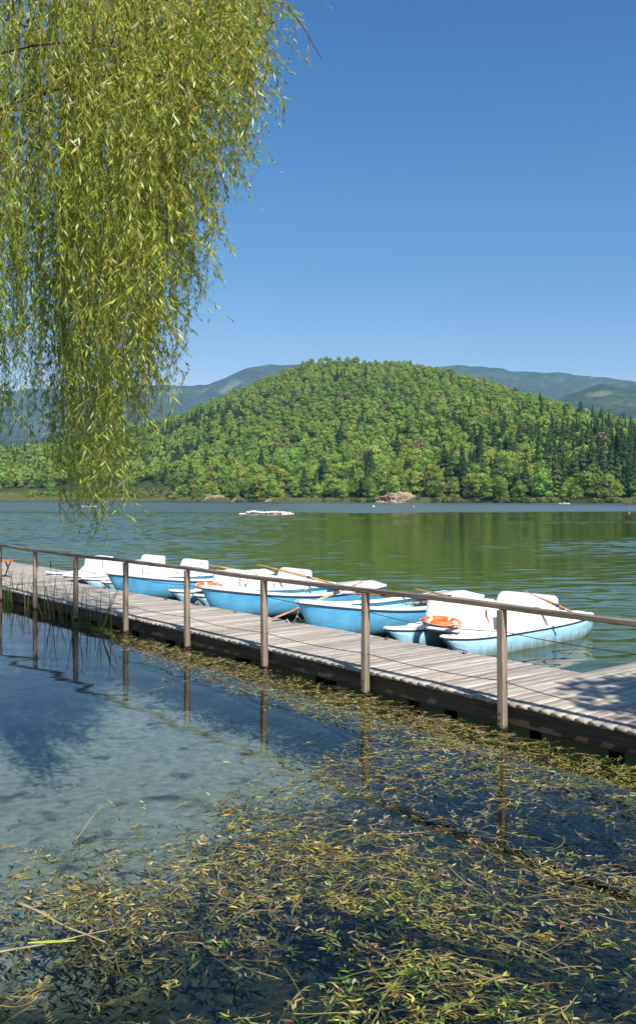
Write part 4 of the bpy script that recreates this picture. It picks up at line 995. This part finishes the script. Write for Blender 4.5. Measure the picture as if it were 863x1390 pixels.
cs = np.concatenate(cs); nr = r.normal(0, 1, cs.shape); nr[:, 2] += .8; nr /= np.linalg.norm(nr, axis=1, keepdims=True)
Vq, Fq = quadset(cs, nr, r.uniform(.07, .13, len(cs)), r)
npmesh('crown', Vq, Fq, M['willow'], np.array([[.09, .15, .03]]) * r.uniform(.7, 1.3, (len(Fq), 1)), parent=bt)

# ---------------------------------------------------------------- floating and submerged pondweed
M['weed'] = leafmat('pondweed_leaves', trans=.12, rough=.4, spec=.45)
M['weed2'] = leafmat('submerged_weed', trans=.05, rough=.8, spec=.1)
def weed_density(X, Y):
    v = (X - P0[0]) * Vv[0] + (Y - P0[1]) * Vv[1]; u = (X - P0[0]) * U[0] + (Y - P0[1]) * U[1]
    n1 = fbm(X * 1.6, Y * .8, 1.15, 41, 4); n2 = fbm(X + Y * .2, Y, 2.6, 43, 3)
    px = 431.5 + X / Y * 1210; py = 675 + 2.4 * 1210 / Y
    # bands read off the plan of the bay: nearer the bank thicker, and a drift line along the dock
    near = np.clip((py - np.interp(px, [0, 60, 180, 330, 480, 863], [1150, 1115, 1075, 1030, 995, 985])) / 75, 0, 1)
    A = near * np.clip(.52 + 1.0 * n1 + .45 * n2, .04, 1) * np.interp(py, [1000, 1120, 1200], [.5, .8, 1.0])
    A *= np.where((v > -2.2) & (v < -1.5), .55, 1)
    ed = np.clip((v + np.interp(u, [-4, 0, 4, 9], [1.25, 1.25, 1.05, .5])) / .25, 0, 1) * np.clip((-.06 - v) / .1, 0, 1) * np.clip((10.5 - u) / 3, 0, 1)
    B = ed * np.clip(.85 + .5 * n1, .25, 1)
    Cc = np.clip((px - 330) / 120, 0, 1) * np.clip((n1 + .35 * n2 - .25) * 2, 0, 1) * .45 * (v < -.3)
    Dd = np.clip((px - 150) / 200, 0, 1) * np.clip((n1 + .3 * n2 - .55) * 3, 0, 1) * .35 * (v < -.3)
    Ee = np.exp(-((px - 165) / 150) ** 2 - ((py - 1225) / 62) ** 2) * np.clip(.95 + .5 * n2, 0, 1.1)
    return np.where(v < -.06, np.maximum.reduce([A, B, Cc, Dd, Ee]), 0)
def spots(n_, y0, y1):
    Y = np.sqrt(r.uniform(y0 ** 2, y1 ** 2, n_)); X = r.uniform(-.40, .40, n_) * Y
    k = r.uniform(0, 1, n_) < weed_density(X, Y); return X[k], Y[k]
pal = np.array([(.34, .26, .08), (.40, .32, .12), (.28, .28, .06), (.44, .38, .07), (.14, .24, .04), (.18, .11, .05), (.44, .35, .20), (.21, .23, .06)]) * 1.12
X, Y = spots(42000, 3.4, 17); LV = []; LT = []; SV = []; SF = []; ST = []; k0 = 0
flow = fbm(X, Y, 1.5, 51, 3); tone_ = fbm(X, Y, 1.2, 61, 2) + r.normal(0, .45, len(X))
for i in range(len(X)):
    m = 9; L_ = r.uniform(.10, .42); a_ = flow[i] * 1.6 + r.normal(0, .55) + (math.pi if r.uniform() < .5 else 0) + r.normal(0, .9) * np.linspace(0, 1, m)
    st_ = np.cumsum(np.stack([np.cos(a_), np.sin(a_)], 1) * L_ / m, 0) + [X[i] - .1, Y[i]]
    nv = np.stack([-np.sin(a_), np.cos(a_)], 1) * r.uniform(.0012, .003); zz = (r.uniform(-.015, .006) + .004 * np.sin(np.linspace(0, 6, m) + i))[:, None]
    SV.append(np.concatenate([np.hstack([st_ - nv, zz]), np.hstack([st_ + nv, zz + .002])])); j = np.arange(m - 1)
    base = pal[4] if tone_[i] > 1.0 else (pal[[2, 3]][i % 2] if tone_[i] > .45 else pal[[0, 1, 5, 6, 0, 7, 1][int(r.integers(0, 7))]]); base = base * r.uniform(.55, 1.15)
    SF.append(np.stack([j, j + 1, j + 1 + m, j + m], 1) + k0); k0 += 2 * m; ST.append(np.repeat((base * .5 + pal[5] * .35)[None], m - 1, 0))
    nl = int(r.integers(4, 13)); t = r.uniform(.15, 1, nl) ** .7; c0 = np.stack([np.interp(t, np.linspace(0, 1, m), st_[:, k]) for k in (0, 1)], 1); aa = np.interp(t, np.linspace(0, 1, m), a_)
    th = aa + np.where(r.uniform(0, 1, nl) < .5, 1, -1) * r.uniform(.15, 1.1, nl)
    ln = r.uniform(.011, .034, nl); wd = ln * r.uniform(.13, .27, nl); hl = .45 * r.normal(0, .2, nl)
    d = np.stack([np.cos(th), np.sin(th), np.abs(r.normal(0, .08, nl))], 1); s = np.stack([-np.sin(th), np.cos(th), r.normal(0, .2, nl)], 1)
    z = r.uniform(-.020, .008, nl); b_ = np.concatenate([c0, z[:, None]], 1); l_, w_ = ln[:, None], wd[:, None]; sag = np.array([[0, 0, 1.]]) * l_ * r.uniform(-.2, .25, (nl, 1))
    LV.append(np.stack([b_, b_ + d * l_ * .6 - s * w_ + sag, b_ + d * l_ * 1.3 - s * w_ * .8 + sag, b_ + d * l_ * 2, b_ + d * l_ * 1.3 + s * w_ * .8 + sag, b_ + d * l_ * .6 + s * w_ + sag], 1).reshape(-1, 3))
    LT.append(base[None] * r.uniform(.6, 1.35, (nl, 1)) * (1 + r.normal(0, .1, (nl, 3))))
V = np.concatenate(LV); o = npmesh('floating_pondweed', V, np.arange(len(V)).reshape(-1, 6), M['weed'], np.clip(np.concatenate(LT), .01, 1)); tag(o, 'yellow-green and brown pondweed leaves floating on the shallow water', 'pondweed', kind='stuff')
o = npmesh('pondweed_stems', np.concatenate(SV), np.concatenate(SF), M['weed'], np.concatenate(ST)); tag(o, 'tangled brown pondweed stems floating between the leaves', 'pondweed', kind='stuff')
# submerged mass below the floating leaves
X, Y = spots(110000, 3.2, 16); n_ = len(X); c = np.stack([X, Y, r.uniform(-.16, -.012, n_)], 1); nr = r.normal(0, .45, (n_, 3)); nr[:, 2] += 1; nr /= np.linalg.norm(nr, axis=1, keepdims=True)
an = fbm(X, Y, 1.5, 51, 3) * 1.6 + r.normal(0, .8, n_); d = np.stack([np.cos(an), np.sin(an), r.normal(0, .25, n_)], 1); s_ = np.cross(d, nr); l1 = r.uniform(.02, .06, (n_, 1)); w1 = l1 * r.uniform(.1, .25, (n_, 1))
Vq = np.stack([c - d * l1, c - s_ * w1, c + d * l1, c + s_ * w1], 1).reshape(-1, 3); Fq = np.arange(n_ * 4).reshape(-1, 4); Vq[:, 2] = np.minimum(Vq[:, 2], -.004)
o = npmesh('submerged_weed', Vq, Fq, M['weed2'], pal[r.choice([0, 1, 5, 0, 5, 7], n_)] * r.uniform(.25, .7, (n_, 1))); tag(o, 'brown and olive weed mass under the surface of the shallows', 'water weed', kind='stuff')

# ---------------------------------------------------------------- reeds beside the dock, twigs in the water
M['reed'] = leafmat('reed_blades', trans=.25, rough=.5)
def reed_clump(x, y, n_, hmax, lb, spread=.35, seed=0):
    rr0 = np.random.default_rng(seed); V = []; F_ = []; T_ = []; k0 = 0; m = 8
    for j in range(n_):
        bx, by = rr0.normal(0, spread, 2) * np.array([1, .5]); h = hmax * rr0.uniform(.35, 1) ** .8; le = rr0.normal(0, .22, 2) * h; t = np.linspace(0, 1, m); wdt = rr0.uniform(.006, .012) * (1 - t ** 2.5) + .0008
        droop = (rr0.uniform() < .3) * .35 * h
        P_ = np.stack([bx + le[0] * t ** 1.8, by + le[1] * t ** 1.8, -.5 + (h + .5) * t - droop * np.clip(t - .6, 0, 1) ** 2 * 4], 1)
        a = rr0.uniform(0, 3.14); s = np.array([math.cos(a), math.sin(a), 0])
        V.append(np.concatenate([P_ - s * wdt[:, None], P_ + s * wdt[:, None]])); i = np.arange(m - 1); F_.append(np.stack([i, i + 1, i + 1 + m, i + m], 1) + k0); k0 += 2 * m
        T_.append(np.repeat((np.array([(.06, .12, .02), (.10, .16, .03), (.25, .2, .08), (.04, .08, .02)])[rr0.integers(0, 4)])[None], m - 1, 0))
    e = empty('reed_clump', (x, y, 0), 0, lb, 'reeds', 'reed clumps beside the dock'); npmesh('blades', np.concatenate(V), np.concatenate(F_), M['reed'], np.concatenate(T_), parent=e)
    return e
for i, (px, py, n_, h, lb) in enumerate([(14, 818, 26, 1.0, 'leftmost green reed clump at the dock edge, below the bench'), (46, 826, 16, .75, 'low reed clump around the leftmost full railing post'),
      (76, 838, 26, 1.35, 'tallest reed clump, with a brown seed head, left of the second post'), (112, 853, 18, 1.2, 'reed clump in the water just right of the second railing post from the left'), (132, 860, 7, 1.05, 'sparse bent reeds farthest right of the reed clumps')]):
    p = W(px, py, 0); e = reed_clump(p.x, p.y, n_, h, lb, .2, 70 + i)
    if i == 2:
        bm = bmesh.new(); tube(bm, [(-.08, 0, -.5), (-.1, 0, 1.02)], .004, 5); tube(bm, [(-.1, 0, 1.0), (-.1, 0, 1.13)], .012, 7); obj('seed_head', bm, M['bark'], e)
def stick(a, b, rad, lb, c=M['bark'], nm='twig', sag=.007):
    bm = bmesh.new(); a = Vector(a); b = Vector(b); P_ = [a.lerp(b, t) + Vector((sag * math.sin(t * 7), sag * math.sin(t * 5 + 1), sag * .5 * math.sin(t * 9))) for t in np.linspace(0, 1, 14)]
    tube(bm, P_, list(np.linspace(rad, rad * .4, 14)), 6); tag(obj(nm, bm, c), lb, 'twig')
M['dead'] = mat('pale_dead_wood', (.34, .28, .17), .9, .2, .3, 12, bump=.003)
stick(W(98, 1146, -.03), W(137, 1096, .22), .007, 'thin dead twig sticking out of the water at the lower left', M['dead'])
stick(W(22, 1226, .005), W(142, 1279, .0), .010, 'pale dead stick lying in the weed at the bottom left', M['dead'])
stick(W(-30, 1300, .01), W(150, 1262, .0), .007, 'second thinner dead stick crossing the weed in the bottom left corner', M['dead'])
bm = bmesh.new(); q0 = W(38, 1280, .012); q1 = W(104, 1277, .012); n_ = 10; L1 = []; L2 = []
for t in np.linspace(0, 1, n_):
    p = q0.lerp(q1, t); wdt = .012 * math.sin(math.pi * min(1, t * .9 + .1)) + .001; L1.append(bm.verts.new(p + Vector((0, wdt, .002)))); L2.append(bm.verts.new(p - Vector((0, wdt, 0))))
for i in range(n_ - 1): bm.faces.new((L1[i], L1[i + 1], L2[i + 1], L2[i]))
tag(obj('reed_leaf', bm, mat('yellow_reed_leaf', (.42, .46, .06), .5, .4, .15, 12)), 'single long yellow-green reed leaf floating at the bottom left', 'leaf')
